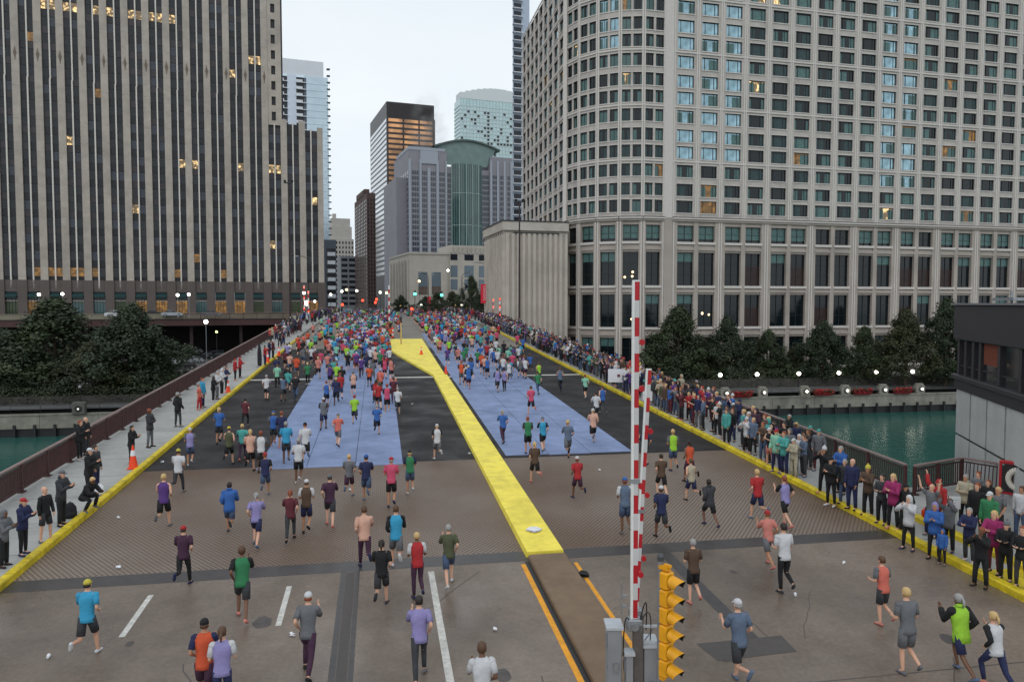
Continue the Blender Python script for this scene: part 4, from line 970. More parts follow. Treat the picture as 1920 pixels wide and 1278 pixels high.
# lamps
def globe_lamp(p, label, hgt=4.2, r=.24, m=lit_white, pole=black_m, grp='globe street lamps', arm=0):
    t = thing('street_lamp', label, 'street lamp', p, group=grp)
    MB().tube((0, 0, 0), (0, 0, hgt-r), .07, .045, 8).tube((0, 0, 0), (0, 0, .5), .15, .09, 8).build('pole', pole, t)
    MB().sphere((0, 0, hgt), r, n=12, m=8).build('globe', m, t); MB().tube((0, 0, hgt-r-.1), (0, 0, hgt-r+.06), .1, .13, 8).build('fitter', pole, t); return t
for i, px in enumerate((1349+12, 1438, 1527, 1614, 1697, 1779)):
    p = lev(px, 760, -5.2); q = at(px, 705, 112); x = q[0]
    nth = ('leftmost', 'second', 'third', 'fourth', 'fifth', 'rightmost')[i]
    globe_lamp((x, BANK_Y+5.5, -5.2), '%s of the lit globe lamps along the right promenade, below the trees' % nth, q[2]+5.2, .3, grp='lit globe lamps along the right promenade')
    # wall pillar with its own little lamp
    t = thing('wall_pillar', '%s stone pillar with round lamp on the right river wall' % nth, 'pillar', (at(px, 738, 108)[0], BANK_Y+.3, -5.14), group='lamp pillars on the right river wall')
    MB().bevbox(-.75, .75, -.42, .35, 0, 1.15, .05).bevbox(-.55, .55, -.35, .3, 1.16, 1.45, .05).build('block', wall_c, t); MB().tube((0, -.43, .65), (0, -.5, .65), .38, n=16).build('disc', black_m, t); MB().sphere((0.1, -.62, .65), .17, n=10, m=6).build('bulb', lit_white, t)
for i, (px, ) in enumerate(((1399,), (1571,), (1657,), (1746,))):
    x = at(px, 738, 107)[0]; t = thing('flower_planter', '%s planter of red flowers hung on the right river wall' % ('leftmost', 'second', 'third', 'rightmost')[i], 'planter', (x, BANK_Y-.1, -5.14), group='red flower planters on the river wall')
    MB().add([(-1.3, -.35, 0), (1.3, -.35, 0), (1.3, .1, 0), (-1.3, .1, 0), (-1.55, -.5, .5), (1.55, -.5, .5), (1.55, .15, .5), (-1.55, .15, .5)], [(0,3,2,1),(4,5,6,7),(0,1,5,4),(1,2,6,5),(2,3,7,6),(3,0,4,7)]).build('trough', mat('planter_red', s(120,24,30), .7), t)
    fb = MB(); rr = random.Random(i)
    for _ in range(420):
        c = Vector((rr.uniform(-1.6, 1.6), rr.uniform(-.6, .2), .5+rr.uniform(-.2, .5)*(1-abs(rr.uniform(-1, 1))*.4))); a = Vector((rr.gauss(0, 1), rr.gauss(0, 1), rr.gauss(0, 1))).normalized()*.09; b = a.orthogonal().normalized()*.09
        fb.quad(c-a-b, c+a-b, c+a+b, c-a+b, 0 if rr.random() < .55 else 1)
    fb.build('flowers', [mat('crimson_petals', s(160,28,36), .8), leaf_a], t)
lp = at(150, 765, 93); t = thing('wall_pillar', 'dark stone pillar with round lamp on the left river wall', 'pillar', (lp[0], BANK_Y-.1, lp[2]-.7)); MB().bevbox(-.75, .75, -.42, .35, 0, 1.5, .05).build('block', mat('dark_pillar_stone', s(92,90,84), .9, noise=.2), t); MB().tube((0, -.43, .7), (0, -.5, .7), .4, n=16).build('disc', black_m, t); MB().sphere((0.05, -.62, .7), .12, n=10, m=6).build('bulb', mat('dim_bulb', (.9,.9,.85), .5, emit=.8), t)
g_ = at(150, 725, 97); globe_lamp((g_[0], g_[1], LOW), 'unlit grey globe lamp among the trees on the left bank', g_[2]-LOW, .22, mat('frosted_globe', s(150,150,150), .4))
q = at(386, 603, 122); globe_lamp((q[0], q[1], LOW), 'very bright lamp on a tall post above the parked cars', q[2]-LOW, .32, mat('lit_lamp_bright', (1,1,1), .5, emit=14, ecol=(1,.97,.9)), grey_m)
q = at(406, 622, 135); globe_lamp((q[0], q[1], LOW), 'greenish lit lamp under the left viaduct', q[2]-LOW, .2, mat('lit_lamp_green', (.8,1,.3), .5, emit=5, ecol=(.7,1,.25)), black_m)
for i, (px, py) in enumerate(((73, 552), (117, 551), (333, 553), (354, 552), (570, 549), (575, 568))):
    q = at(px, py, 165); globe_lamp((q[0], q[1], CITY), 'lit street lamp in front of the limestone tower, %s from the left' % ('first', 'second', 'third', 'fourth', 'fifth', 'sixth')[i], q[2]-CITY, .34 if i != 5 else .55, pole=grey_p, grp='lamps in front of the limestone tower')
ORD = ['first', 'second', 'third', 'fourth', 'fifth', 'sixth', 'seventh', 'eighth', 'ninth', 'tenth', 'eleventh', 'twelfth', 'thirteenth']
far_l = [(650, 543, 210), (641, 546, 260), (669, 545, 300), (713, 548, 230), (725, 549, 300), (590, 565, 180), (597, 570, 240), (612, 566, 300), (752, 576, 260), (790, 579, 240), (796, 575, 320), (840, 565, 280), (855, 575, 300), (866, 572, 210), (920, 571, 150), (620, 552, 200), (786, 527, 300), (840, 507, 320), (812, 577, 360), (760, 575, 420)]
for i, (px, py, Z) in enumerate(far_l):
    q = at(px, py, Z); side = 'left' if px < 735 else 'right'
    globe_lamp((q[0], q[1], CITY), 'small lit lamp, %s from the left above the far %s crowd' % (ORD[sum(1 for a in far_l if (a[0] < 735) == (px < 735) and (a[0], a[1]) < (px, py))], side), max(2.5, q[2]-CITY), .0016*Z, m=(lit_white if i % 4 else mat('lit_lamp_amber', (1,.7,.3), .5, emit=6, ecol=(1,.62,.25))), grp='distant street lamps')
def signal_far(px, py, Z, m, label):
    q = at(px, py, Z); t = thing('traffic_signal', label, 'traffic signal', (q[0], q[1], CITY), group='distant traffic signals')
    h = q[2]-CITY; MB().tube((0, .3, 0), (0, .3, h+1), .09, n=6).build('pole', black_m, t); MB().box(-.25, .25, -.2, .2, h-.6, h+.9).build('signal_head', black_m, t); MB().sphere((0, -.25, h), .0013*Z+.12, .06, .0013*Z+.12, 10, 6).build('lens', m, t)
signal_far(828, 553, 190, lit_green, 'green traffic light in front of the far right trees'); signal_far(778, 551, 200, lit_green, 'green traffic light left of the far right trees')
signal_far(704, 567, 260, lit_red, 'red traffic light low over the far left crowd'); signal_far(680, 563, 280, lit_red, 'red traffic light further left over the far left crowd'); signal_far(772, 579, 170, lit_red, 'red traffic light above the far median')
signal_far(706, 561, 255, lit_red, 'upper red traffic light over the far left crowd'); signal_far(642, 571, 210, lit_red, 'red traffic light near the left far pavement')
# curved-arm street lights
def arm_lamp(px, ytop, Z, side, label, yb=600):
    q = at(px, ytop, Z); t = thing('street_lamp', label, 'street lamp', (q[0], q[1], CITY), group='curved-arm street lights')
    h = q[2]-CITY; MB().tube((0, 0, 0), (0, 0, h-1.2), .11, .07, 8).build('pole', black_m, t); MB().path(curve((0, 0, h-1.2), (0, 0, h), (side*2.2, 0, h)), .05, 6).build('arm', black_m, t); MB().box(side*2.2-.35, side*2.2+.35, -.15, .15, h-.1, h+.06).build('lantern', grey_m, t)
arm_lamp(578, 480, 150, -1, 'curved-arm street light in front of the tower corner on the left'); arm_lamp(914, 492, 140, -1, 'curved-arm street light beside the red street banner'); arm_lamp(866, 510, 170, 1, 'curved-arm street light before the trees right of the street'); arm_lamp(803, 512, 190, -1, 'curved-arm street light in front of the pale stone podium')
# far gates, lit
def far_gate(px, yt, yb, Z, label, w=.22):
    a = at(px, yt, Z); b = at(px, yb, Z); t = thing('crossing_gate', label, 'crossing gate', (b[0], b[1], dz(b[1])), group='distant upright gate arms'); h = a[2]-dz(b[1]); n = int(h/.55)
    for i in range(n): MB().box(-w/2, w/2, -.04, .04, h*i/n, h*(i+1)/n).build('arm_band', red_p if i % 2 else white_g, t)
    MB().bevbox(-.3, .3, -.3, .3, 0, 1.2, .03).build('housing', grey_p, t)
    if px != 730:
        for i in range(3): MB().sphere((0, -.08, h*(.35+.3*i)), .12, n=8, m=5).build('warning_lamp', lit_red, t)
far_gate(571, 535, 605, 135, 'upright striped gate arm at the far left end of the bridge'); far_gate(937, 558, 612, 125, 'upright striped gate arm at the far right end of the bridge'); far_gate(730, 535, 620, 112, 'thin pale gate arm at the far end of the median'); far_gate(925, 560, 608, 132, 'striped gate arm beside the red street banner'); far_gate(579, 545, 610, 128, 'second striped gate arm at the far left end of the bridge')
# red street banner (cropped lettering in white)
q = at(909, 549, 138); t = thing('street_banner', 'red vertical street banner with white lettering on the right pavement', 'banner', (q[0], q[1], CITY))
h = q[2]-CITY; MB().box(-.75, .75, -.03, .03, h-1.9, h+1.6).build('banner_cloth', mat('banner_red', s(222,40,62), .7), t)
lt = MB()
for k in range(7): z = h+1.2-k*.4; lt.box(-.3, .3, -.05, -.032, z-.04, z+.04); lt.box(-.3+.1*(k % 3), -.2+.1*(k % 3), -.05, -.033, z-.2, z+.04)
lt.build('lettering', white_s, t); MB().tube((.85, .05, 0), (.85, .05, h+2.2), .08, n=8).build('pole', black_m, t)
q = at(805, 567, 230); t = thing('street_banner', 'small red banner between the far right trees', 'banner', (q[0], q[1], CITY)); h = q[2]-CITY; MB().box(-.5, .5, -.03, .03, h-1.8, h+1.8).build('banner_cloth', mat('banner_red', (1,0,0)), t); MB().tube((.6, 0, 0), (.6, 0, h+2), .07, n=6).build('pole', black_m, t)
# pale pillar-like sign at the far median
q = deck(752, 618); t = thing('median_post', 'pale wrapped post standing in the far median', 'post', q); MB().bevbox(-.09, .09, -.09, .09, 0, 2.6, .02).build('wrap', mat('pale_ochre', s(190,164,110), .8), t); MB().box(-.3, .3, -.3, .3, 0, .1).build('base', grey_m, t)

# ================================================================== CARS
def car_mesh():
    body = MB(); prof = [(-2.25, .35), (-2.3, .75), (-2.15, .95), (-1.55, 1.02), (1.0, 1.0), (2.05, .86), (2.25, .68), (2.28, .38), (2.0, .28), (-2.0, .28)]
    n = len(prof)
    for sgn, y in ((0, -.88), (1, .88)): pass
    vs = [(x, -.9, z) for x, z in prof]+[(x, .9, z) for x, z in prof]+[(x*.985, -.8, z+.03 if z > .9 else z) for x, z in prof]+[(x*.985, .8, z+.03 if z > .9 else z) for x, z in prof]
    fs = []
    for i in range(n): j = (i+1) % n; fs += [(2*n+i, 2*n+j, 3*n+j, 3*n+i), (i, j, 2*n+j, 2*n+i), (3*n+i, 3*n+j, n+j, n+i)]
    fs += [tuple(range(n-1, -1, -1)), tuple(range(n, 2*n))]
    body.add(vs, fs, 0)
    gb = MB(); lo = [(-1.75, 1.0), (1.15, .99)]; hi = [(-1.15, 1.42), (.35, 1.44)]
    gb.add([(-1.8, -.8, 1.0), (1.15, -.8, .99), (1.15, .8, .99), (-1.8, .8, 1.0), (-1.15, -.66, 1.4), (.3, -.66, 1.42), (.3, .66, 1.42), (-1.15, .66, 1.4)], [(0,1,5,4),(1,2,6,5),(2,3,7,6),(3,0,4,7)], 0)
    rf = MB(); rf.add([(-1.2, -.68, 1.395), (.34, -.68, 1.415), (.34, .68, 1.415), (-1.2, .68, 1.395), (-1.0, -.55, 1.47), (.15, -.55, 1.48), (.15, .55, 1.48), (-1.0, .55, 1.47)], [(0,3,2,1),(4,5,6,7),(0,1,5,4),(1,2,6,5),(2,3,7,6),(3,0,4,7)]); rf.box(-.45, -.37, -.81, -.79, 1.0, 1.02)
    for y in (-.74, .74): rf.add([(-.42, y-.03, 1.0), (-.32, y-.03, 1.0), (-.34, y*.92-.0, 1.41), (-.42, y*.92-.0, 1.41)], [(0,1,2,3)])
    wh = MB().tube((0, -.11, 0), (0, .11, 0), .33, n=16, mi=0).tube((0, -.12, 0), (0, .12, 0), .19, n=12, mi=1)
    return body.mesh('body', mat('car_paint_dark', s(50,54,62), .25, coat=1)), gb.mesh('window', glass_d), rf.mesh('roof', mat('car_paint_dark', (1,1,1))), wh.mesh('wheel', [mat('tyre', (.02,.02,.02), .8), grey_m]), MB().sphere((0, 0, 0), .05, .16, .08, 8, 5).mesh('headlight', mat('headlamp_glass', s(210,214,220), .1))
cm = car_mesh()
paints = {n: mat('car_paint_'+n, s(*c), .25, coat=1, metal=.3) for n, c in dict(black=(34,36,40), grey=(96,100,108), silver=(160,166,174), white=(206,208,210), navy=(36,46,74)).items()}
def car(p, rz, paint, label, grp):
    t = thing('parked_car', label, 'car', p, rz, grp); m = paints[paint]
    put('body', cm[0], t, mats={0: m}); put('window', cm[1], t); put('roof', cm[2], t, mats={0: m})
    for x in (-1.4, 1.42):
        for y in (-.8, .8): put('wheel', cm[3], t, (x, y, .33))
    for y in (-.62, .62): put('headlight', cm[4], t, (2.2, y, .68))
spots = [(345, 684, 'black', 'nearest the river, half hidden by leaves'), (360, 672, 'silver', 'second row, left'), (385, 664, 'black', 'second row, right'), (402, 655, 'grey', 'third row, beside the railing'), (340, 662, 'grey', 'below the bright lamp, left'), (362, 655, 'white', 'middle of the third row'), (385, 649, 'navy', 'back row, right'), (350, 649, 'black', 'back row, left'), (408, 664, 'black', 'closest to the bridge railing'), (325, 676, 'white', 'partly behind the tree'), (330, 656, 'silver', 'far left behind the tree')]
for px, py, c, w in spots:
    p = lev(px, py+8, LOW); car((p[0], p[1], LOW+.02), R(200)+random.uniform(-.06, .06), c, '%s car in the riverside car park, %s' % (c, w), 'cars parked by the left river bank')
for px, c in ((323, 'silver'), (398, 'grey'), (218, 'white'), (290, 'black')):
    q = at(px, 590, 172 if px > 250 else 166); car((q[0], q[1], CITY), R(10), c, '%s car on the viaduct in front of the limestone tower' % c, 'cars on the left viaduct')
# ramp with railing under the left approach
rp = thing('access_ramp', 'pale concrete access ramp beside the far left approach', 'ramp'); a = lev(420, 655, -2.5)
MB().add([(-32, 128, LOW+.1), (-15, 128, -.5), (-15, 158, -.2), (-34, 158, LOW+.1), (-32, 128, LOW), (-15, 128, LOW), (-15, 158, LOW), (-34, 158, LOW)], [(0,1,2,3),(0,4,5,1),(1,5,6,2),(2,6,7,3),(3,7,4,0)]).build('slab', mat('tan_ramp_concrete', s(176,156,134), .8, noise=.06, nscale=1), rp)
railing('maroon guard rail of the access ramp beyond the left bank', 0, 0, 0, 0, pts=[(-36+i*2.4, 150+i*1.2) for i in range(9)])

# ================================================================== TREES
def crown_mesh(seed, m, n=6500, conic=.6, leaf=.17):
    r = random.Random(seed); mb = MB(); clumps = []
    for _ in range(115):
        h = r.random()**.85; rad = (math.sin(math.pi*min(1, (h*.86+.14)**.72)))*(1-conic*h*.62)
        a = r.uniform(0, 6.283); q = r.uniform(.35, 1.3)**.7*rad*(.8+.3*math.sin(a*3+seed+h*5))
        clumps.append((Vector((q*math.cos(a), q*math.sin(a), h*2)), r.uniform(.09, .27)*(1-.4*h)))
    for i in range(n):
        c, cr_ = r.choice(clumps); d = Vector((r.gauss(0, 1), r.gauss(0, 1), r.gauss(0, 1))).normalized()*cr_*(abs(r.gauss(0, .62))+.3)
        p = c+d+Vector((0, 0, -.12*(d.x*d.x+d.y*d.y)/max(cr_, .01)))
        if r.random() < .03:
            hh = r.random(); ra = (math.sin(math.pi*min(1, (hh*.86+.14)**.72)))*(1-conic*hh*.62)*r.uniform(.7, 1.06); aa = r.uniform(0, 6.283); p = Vector((ra*math.cos(aa), ra*math.sin(aa), hh*2)); d = p-Vector((0, 0, 1))
        p.z += .05*math.sin(p.x*23)*math.cos(p.y*19); nn = (d.normalized()+Vector((r.gauss(0, .5), r.gauss(0, .5), r.gauss(.4, .5)))).normalized(); u = nn.orthogonal().normalized(); v = nn.cross(u); a = r.uniform(0, 6.283)
        u, v = (u*math.cos(a)+v*math.sin(a)), (v*math.cos(a)-u*math.sin(a)); l = leaf*.17*r.uniform(.7, 1.4)
        mb.v.extend([tuple(p-u*l), tuple(p+v*l*.6), tuple(p+u*l), tuple(p-v*l*.6)]); b = len(mb.v)-4; mb.f.append((b, b+1, b+2, b+3)); mb.m.append(0); mb.sm.append(False)
    return mb.mesh('crown', m)
crowns = [crown_mesh(1, leaf_a, 34000), crown_mesh(2, leaf_c, 34000, .5), crown_mesh(3, leaf_b, 34000, .7)]
def trunk_mesh(seed):
    r = random.Random(seed); mb = MB(); pts = [Vector((0, 0, 0))]
    for i in range(6): pts.append(pts[-1]+Vector((r.uniform(-.02, .02), r.uniform(-.02, .02), .145)))
    for i in range(6): mb.tube(pts[i], pts[i+1], .028*(1-i/7.), .028*(1-(i+1)/7.), 7)
    for i in range(16):
        k = r.randint(2, 5); a = r.uniform(0, 6.28); l = r.uniform(.15, .34); e = pts[k]+Vector((l*math.cos(a), l*math.sin(a), r.uniform(.1, .24))); mid = (pts[k]+e)/2+Vector((0, 0, -.02)); mb.tube(pts[k], mid, .011, .008, 5); mb.tube(mid, e, .008, .003, 5)
    return mb.mesh('trunk', trunk_m)
trunks = [trunk_mesh(11), trunk_mesh(12)]
def tree(x, y, z, h, w, k, label, grp):
    t = thing('tree', label, 'tree', (x, y, z), random.uniform(0, 6.28), grp)
    put('trunk', trunks[k % 2], t, sc=(h*1.0, h*1.0, h)); put('crown', crowns[k % 3], t, (0, 0, h*.14), random.uniform(0, 6.28), sc=(w/2, w/2, h*.43)); return t
def tree_px(px, ytop, wpx, Z, k, label, grp, z0=LOW, ylow=None):
    q = at(px, ytop, Z); tree(q[0], q[1], z0, (q[2]-z0)*1.06, wpx/FPX*Z*1.2, k, label, grp)
GR_ = 'trees along the right river bank'; GL_ = 'trees on the left river bank'
for px, yt, wp, Z, k, lab in ((1272, 588, 130, 119, 0, 'leftmost full green tree below the rounded hotel corner'), (1362, 605, 92, 120, 1, 'second tree from the left on the right bank, dark and rounded'), (1440, 628, 84, 121, 0, 'low bushy tree between the second and fourth bank trees'), (1545, 612, 96, 120, 1, 'pointed dark tree at the middle of the right bank'), (1622, 622, 78, 121, 0, 'narrow dark tree just right of the pointed one'), (1700, 590, 104, 119, 2, 'tall olive-tinged tree left of the bridge house'), (1776, 574, 100, 118, 1, 'tallest dark tree half hidden by the bridge house'), (1850, 590, 100, 121, 0, 'bank tree seen beyond the bridge house'), (1490, 655, 70, 123, 2, 'small olive tree in the gap right of the bushy tree'), (1310, 640, 90, 122, 2, 'small olive tree squeezed between the two leftmost bank trees')):
    tree_px(px, yt, wp, Z, k, lab, GR_, -4.6)
for px, yt, wp, Z, k, lab in ((100, 576, 220, 108, 0, 'large broad dark green tree on the left bank'), (248, 586, 170, 106, 1, 'large rounded dark tree right of the broadest left tree'), (8, 628, 150, 104, 1, 'dark tree cut off by the left edge'), (175, 650, 150, 103, 2, 'lower tree filling the gap between the two large left trees'), (300, 660, 90, 107, 0, 'small tree in front of the parked cars'), (55, 680, 130, 103, 0, 'low dark tree at the water edge on the far left'), (-70, 600, 200, 108, 2, 'dark tree beyond the left edge')):
    tree_px(px, yt, wp, Z, k, lab, GL_, -5.0)
for i, (px, yt, wp, Z, k, lab) in enumerate(((752, 556, 34, 235, 1, 'small dark tree against the pale stone podium'), (820, 552, 46, 215, 0, 'round street tree behind the green traffic light'), (848, 549, 40, 225, 2, 'street tree left of the tallest street tree'), (884, 524, 48, 190, 0, 'tallest street tree at the right end of the stone podium'), (798, 558, 34, 240, 1, 'street tree beside the small red banner'), (905, 545, 36, 170, 1, 'dark street tree beside the ribbed block'))):
    tree_px(px, yt, wp, Z, k, lab, 'street trees beyond the bridge', CITY)
# thin steam in front of the banded tower
q = at(802, 250, 430); sv = MB(); sv.sphere((0, 0, 0), 13, 7, 26, 16, 12); stm = bpy.data.materials.new('steam'); stm.use_nodes = True; n_ = stm.node_tree; n_.nodes.clear()
vo = n_.nodes.new('ShaderNodeOutputMaterial'); pv = n_.nodes.new('ShaderNodeVolumePrincipled'); tx = n_.nodes.new('ShaderNodeTexCoord'); ms = n_.nodes.new('ShaderNodeMapping'); ms.inputs['Scale'].default_value = (1/13, 1/7, 1/26); gr = n_.nodes.new('ShaderNodeTexGradient'); gr.gradient_type = 'SPHERICAL'
nz_ = n_.nodes.new('ShaderNodeTexNoise'); nz_.inputs['Scale'].default_value = .12; nz_.inputs['Detail'].default_value = 3; mr = n_.nodes.new('ShaderNodeMapRange'); mr.inputs[1].default_value = .4; mr.inputs[2].default_value = .7; mr.inputs[4].default_value = .16; mu_ = n_.nodes.new('ShaderNodeMath'); mu_.operation = 'MULTIPLY'
n_.links.new(tx.outputs['Object'], ms.inputs[0]); n_.links.new(ms.outputs[0], gr.inputs[0]); n_.links.new(tx.outputs['Object'], nz_.inputs[0]); n_.links.new(nz_.outputs[0], mr.inputs[0]); n_.links.new(mr.outputs[0], mu_.inputs[0]); n_.links.new(gr.outputs[1], mu_.inputs[1]); n_.links.new(mu_.outputs[0], pv.inputs['Density']); n_.links.new(pv.outputs[0], vo.inputs['Volume'])
sv_ = sv.build('steam', stm, None, q); tag(sv_, 'thin white steam drifting past the lit banded tower', 'steam', kind='stuff')
# planting under the bank trees
hb_ = MB(); rr = random.Random(5)
for _ in range(30000):
    if rr.random() < .62: x, y, z = rr.uniform(20, 110), BANK_Y+7+rr.uniform(-.6, 6), -3.4+rr.uniform(-1.6, 1.6)
    else: x, y, z = rr.uniform(-80, -15), BANK_Y+5+rr.uniform(-.5, 6), -3.7+rr.uniform(-.9, 1.2)
    a = Vector((rr.gauss(0, 1), rr.gauss(0, 1), rr.gauss(0, 1))).normalized()*.16; b = a.orthogonal().normalized()*.1; c = Vector((x, y, z)); hb_.quad(c-a, c+b, c+a, c-b, 0 if rr.random() < .7 else 1)
tag(hb_.build('hedge', [leaf_c, leaf_b]), 'dark low planting under the bank trees on both shores', 'hedge', kind='stuff')
# ================================================================== PEOPLE
def dirv(fwd, out=0., sgn=1):
    """a limb hanging down, swung forward by fwd and sideways by out"""
    return Vector((sgn*math.sin(out), math.sin(fwd)*math.cos(out), -math.cos(fwd)*math.cos(out)))
POSES = {  # lean, (thigh, knee) L R, (arm fwd, out, elbow, inward) L R, foot spread
 'stand':   (1, (0, 2), (2, 4), (4, 8, 12, 5), (2, 8, 14, 5), 4),
 'relaxed': (-1, (4, 6), (-4, 2), (10, 10, 20, 20), (-6, 9, 10, 5), 6),
 'phone':   (5, (0, 3), (3, 5), (28, 8, 95, 38), (24, 8, 100, 38), 4),
 'crossed': (0, (2, 3), (-2, 3), (22, 10, 82, 72), (20, 10, 84, 72), 5),
 'pockets': (2, (-2, 2), (6, 8), (-8, 18, 48, 20), (-6, 18, 48, 20), 5),
 'camera':  (3, (0, 3), (4, 4), (60, 22, 118, 45), (58, 22, 120, 45), 6),
 'cheer':   (-2, (3, 5), (-3, 4), (155, 24, 20, 0), (150, 26, 28, 0), 7),
 'wave':    (1, (2, 4), (-2, 3), (4, 8, 12, 5), (148, 20, 35, 0), 5),
 'holdsign':(0, (2, 3), (-1, 3), (118, 12, 50, 25), (118, 12, 50, 25), 5),
 'clap':    (4, (4, 6), (-4, 4), (34, 10, 78, 48), (34, 10, 78, 48), 5),
 'crouch':  (38, (95, 118), (80, 112), (40, 10, 60, 30), (36, 10, 60, 30), 8),
 'walk':    (4, (22, 6), (-18, 14), (-20, 7, 18, 5), (24, 7, 22, 5), 2),
 'run_a':   (9, (42, 58), (-24, 28), (-44, 12, 88, 12), (34, 10, 96, 22), 1),
 'run_b':   (9, (-24, 28), (42, 58), (34, 10, 96, 22), (-44, 12, 88, 12), 1),
 'run_c':   (7, (26, 18), (-14, 88), (-26, 12, 84, 14), (22, 10, 90, 22), 1),
 'run_d':   (7, (-14, 88), (26, 18), (22, 10, 90, 22), (-26, 12, 84, 14), 1),
 'run_e':   (8, (4, 12), (12, 74), (-8, 12, 92, 16), (2, 12, 92, 16), 1),
}
def joints(P):
    lean, tl_, tr_, al, ar, spread = P; J = {}
    up = Vector((0, math.sin(R(lean)), math.cos(R(lean)))); fw = Vector((0, math.cos(R(lean)), -math.sin(R(lean))))
    pel = Vector((0, 0, .94)); J['up'] = up; J['fw'] = fw
    J['pel'] = pel; J['waist'] = pel+up*.15; J['chest'] = pel+up*.36; J['shc'] = pel+up*.50; J['neck'] = pel+up*.555
    hu = (up*.6+Vector((0, 0, .4))).normalized(); J['head'] = J['neck']+hu*.155; J['hu'] = hu
    for n, sg, (th, kn), (af, ao, eb, inw) in (('L', -1, tl_, al), ('R', 1, tr_, ar)):
        hip = pel+Vector((sg*.09, 0, -.03)); knee = hip+dirv(R(th), R(spread), sg)*.44; ank = knee+dirv(R(th-kn), R(spread*.4), sg)*.41
        toe = ank+Vector((sg*.03, math.cos(R(min(0, (th-kn)*.7)))*.17, -.05+math.sin(R((th-kn)*.6 if th-kn < -10 else 0))*.16))
        J['hip'+n], J['knee'+n], J['ank'+n], J['toe'+n] = hip, knee, ank, toe
        sh = J['shc']+Vector((sg*.175, 0, -.02)); el = sh+dirv(R(af-lean*.0), R(ao), sg)*.285
        fd = dirv(R(af+eb), R(ao*.4), sg); fd = (fd*math.cos(R(inw))+Vector((-sg, 0, 0))*math.sin(R(inw))).normalized(); wr = el+fd*.25
        J['sh'+n], J['el'+n], J['wr'+n], J['fd'+n] = sh, el, wr, fd
    lo = min(J['ankL'].z-.075, J['ankR'].z-.075, J['toeL'].z-.02, J['toeR'].z-.02)
    for k in J:
        if k not in ('up', 'fw', 'hu', 'fdL', 'fdR'): J[k] = J[k]-Vector((0, 0, lo))
    return J
def limb_rings(pts, rs, ax=Vector((1, 0, 0))):
    out = []
    for i, (p, r) in enumerate(zip(pts, rs)):
        a, b = pts[max(0, i-1)], pts[min(len(pts)-1, i+1)]; d = (b-a).normalized(); u = (ax-d*ax.dot(d)); 
        if u.length < .1: u = d.orthogonal()
        u.normalize(); v = d.cross(u); out.append((p, u*r, v*r))
    return out
def skin_body(J):
    me = bpy.data.meshes.new('tmp'); V = []; E = []; Rr = []
    def v(p, r, par=None):
        V.append(tuple(p)); Rr.append(r); 
        if par is not None: E.append((par, len(V)-1))
        return len(V)-1
    pel = v(J['pel'], (.125, .095)); w = v(J['waist'], (.115, .08), pel); c = v(J['chest'], (.13, .095), w); s_ = v(J['shc'], (.11, .075), c); n = v(J['neck']+J['hu']*.02, (.05, .052), s_)
    v(J['head']-J['hu']*.05, (.056, .06), n)
    for q in 'LR':
        h = v(J['hip'+q], (.082, .085), pel); m_ = v((J['hip'+q]+J['knee'+q])/2, (.07, .074), h); k = v(J['knee'+q], (.05, .052), m_); cf = v(J['knee'+q].lerp(J['ank'+q], .32), (.049, .054), k); a = v(J['ank'+q], (.033, .036), cf); v(J['ank'+q]+(J['toe'+q]-J['ank'+q])*.6, (.03, .03), a)
        sh = v(J['sh'+q], (.055, .055), s_); ua = v(J['sh'+q].lerp(J['el'+q], .5), (.043, .045), sh); e = v(J['el'+q], (.035, .036), ua); fa = v(J['el'+q].lerp(J['wr'+q], .35), (.036, .037), e); wr = v(J['wr'+q], (.024, .027), fa); v(J['wr'+q]+J['fd'+q]*.07, (.034, .018), wr)
    me.from_pydata(V, E, []); o = bpy.data.objects.new('tmp', me); COL.objects.link(o)
    sk = o.modifiers.new('s', 'SKIN'); sk.use_smooth_shade = True
    for i, r in enumerate(Rr): me.skin_vertices[0].data[i].radius = r
    me.skin_vertices[0].data[0].use_root = True
    sb_ = o.modifiers.new('u', 'SUBSURF'); sb_.levels = 1
    dg = bpy.context.evaluated_depsgraph_get(); dg.update(); ev = o.evaluated_get(dg); m2 = ev.to_mesh()
    vs = [tuple(x.co) for x in m2.vertices]; fs = [tuple(p.vertices) for p in m2.polygons]; ev.to_mesh_clear(); bpy.data.objects.remove(o); bpy.data.meshes.remove(me)
    return vs, fs
def head_geo(J, mb):
    """skull, jaw, nose, ears, eyes and mouth, fused to the neck"""
    hu = J['hu']; c = J['head']; side = Vector((1, 0, 0)); fw = side.cross(hu)*-1; 
    if fw.y < 0: fw = -fw
    M = Matrix((( side.x, fw.x, hu.x, c.x), (side.y, fw.y, hu.y, c.y), (side.z, fw.z, hu.z, c.z), (0, 0, 0, 1)))
    prof = [(-.118, .03, .035, .045), (-.1, .045, .055, .03), (-.07, .058, .072, .015), (-.03, .069, .09, .002), (.02, .075, .098, -.004), (.065, .072, .094, -.008), (.095, .055, .072, -.01), (.115, .022, .03, -.012)]
    mb.loft([((0, o_, z), (a, 0, 0), (0, b, 0)) for z, a, b, o_ in prof], 12, 0, M)
    mb.add([(-.014, .086, -.035), (.014, .086, -.035), (0, .112, -.034), (0, .09, .012), (0, .09, -.048)], [(0, 2, 3), (2, 1, 3), (0, 4, 2), (4, 1, 2)], 0, M)
    for sg in (-1, 1):
        mb.sphere((sg*.076, -.008, -.01), .012, .022, .03, 6, 4, 0, M); mb.sphere((sg*.03, .082, .01), .011, .008, .007, 6, 4, 1, M)
        mb.box(sg*.03-.016, sg*.03+.016, .084, .09, .024, .029, 2, M)
    mb.box(-.024, .024, .083, .0885, -.067, -.06, 3, M)
    return M
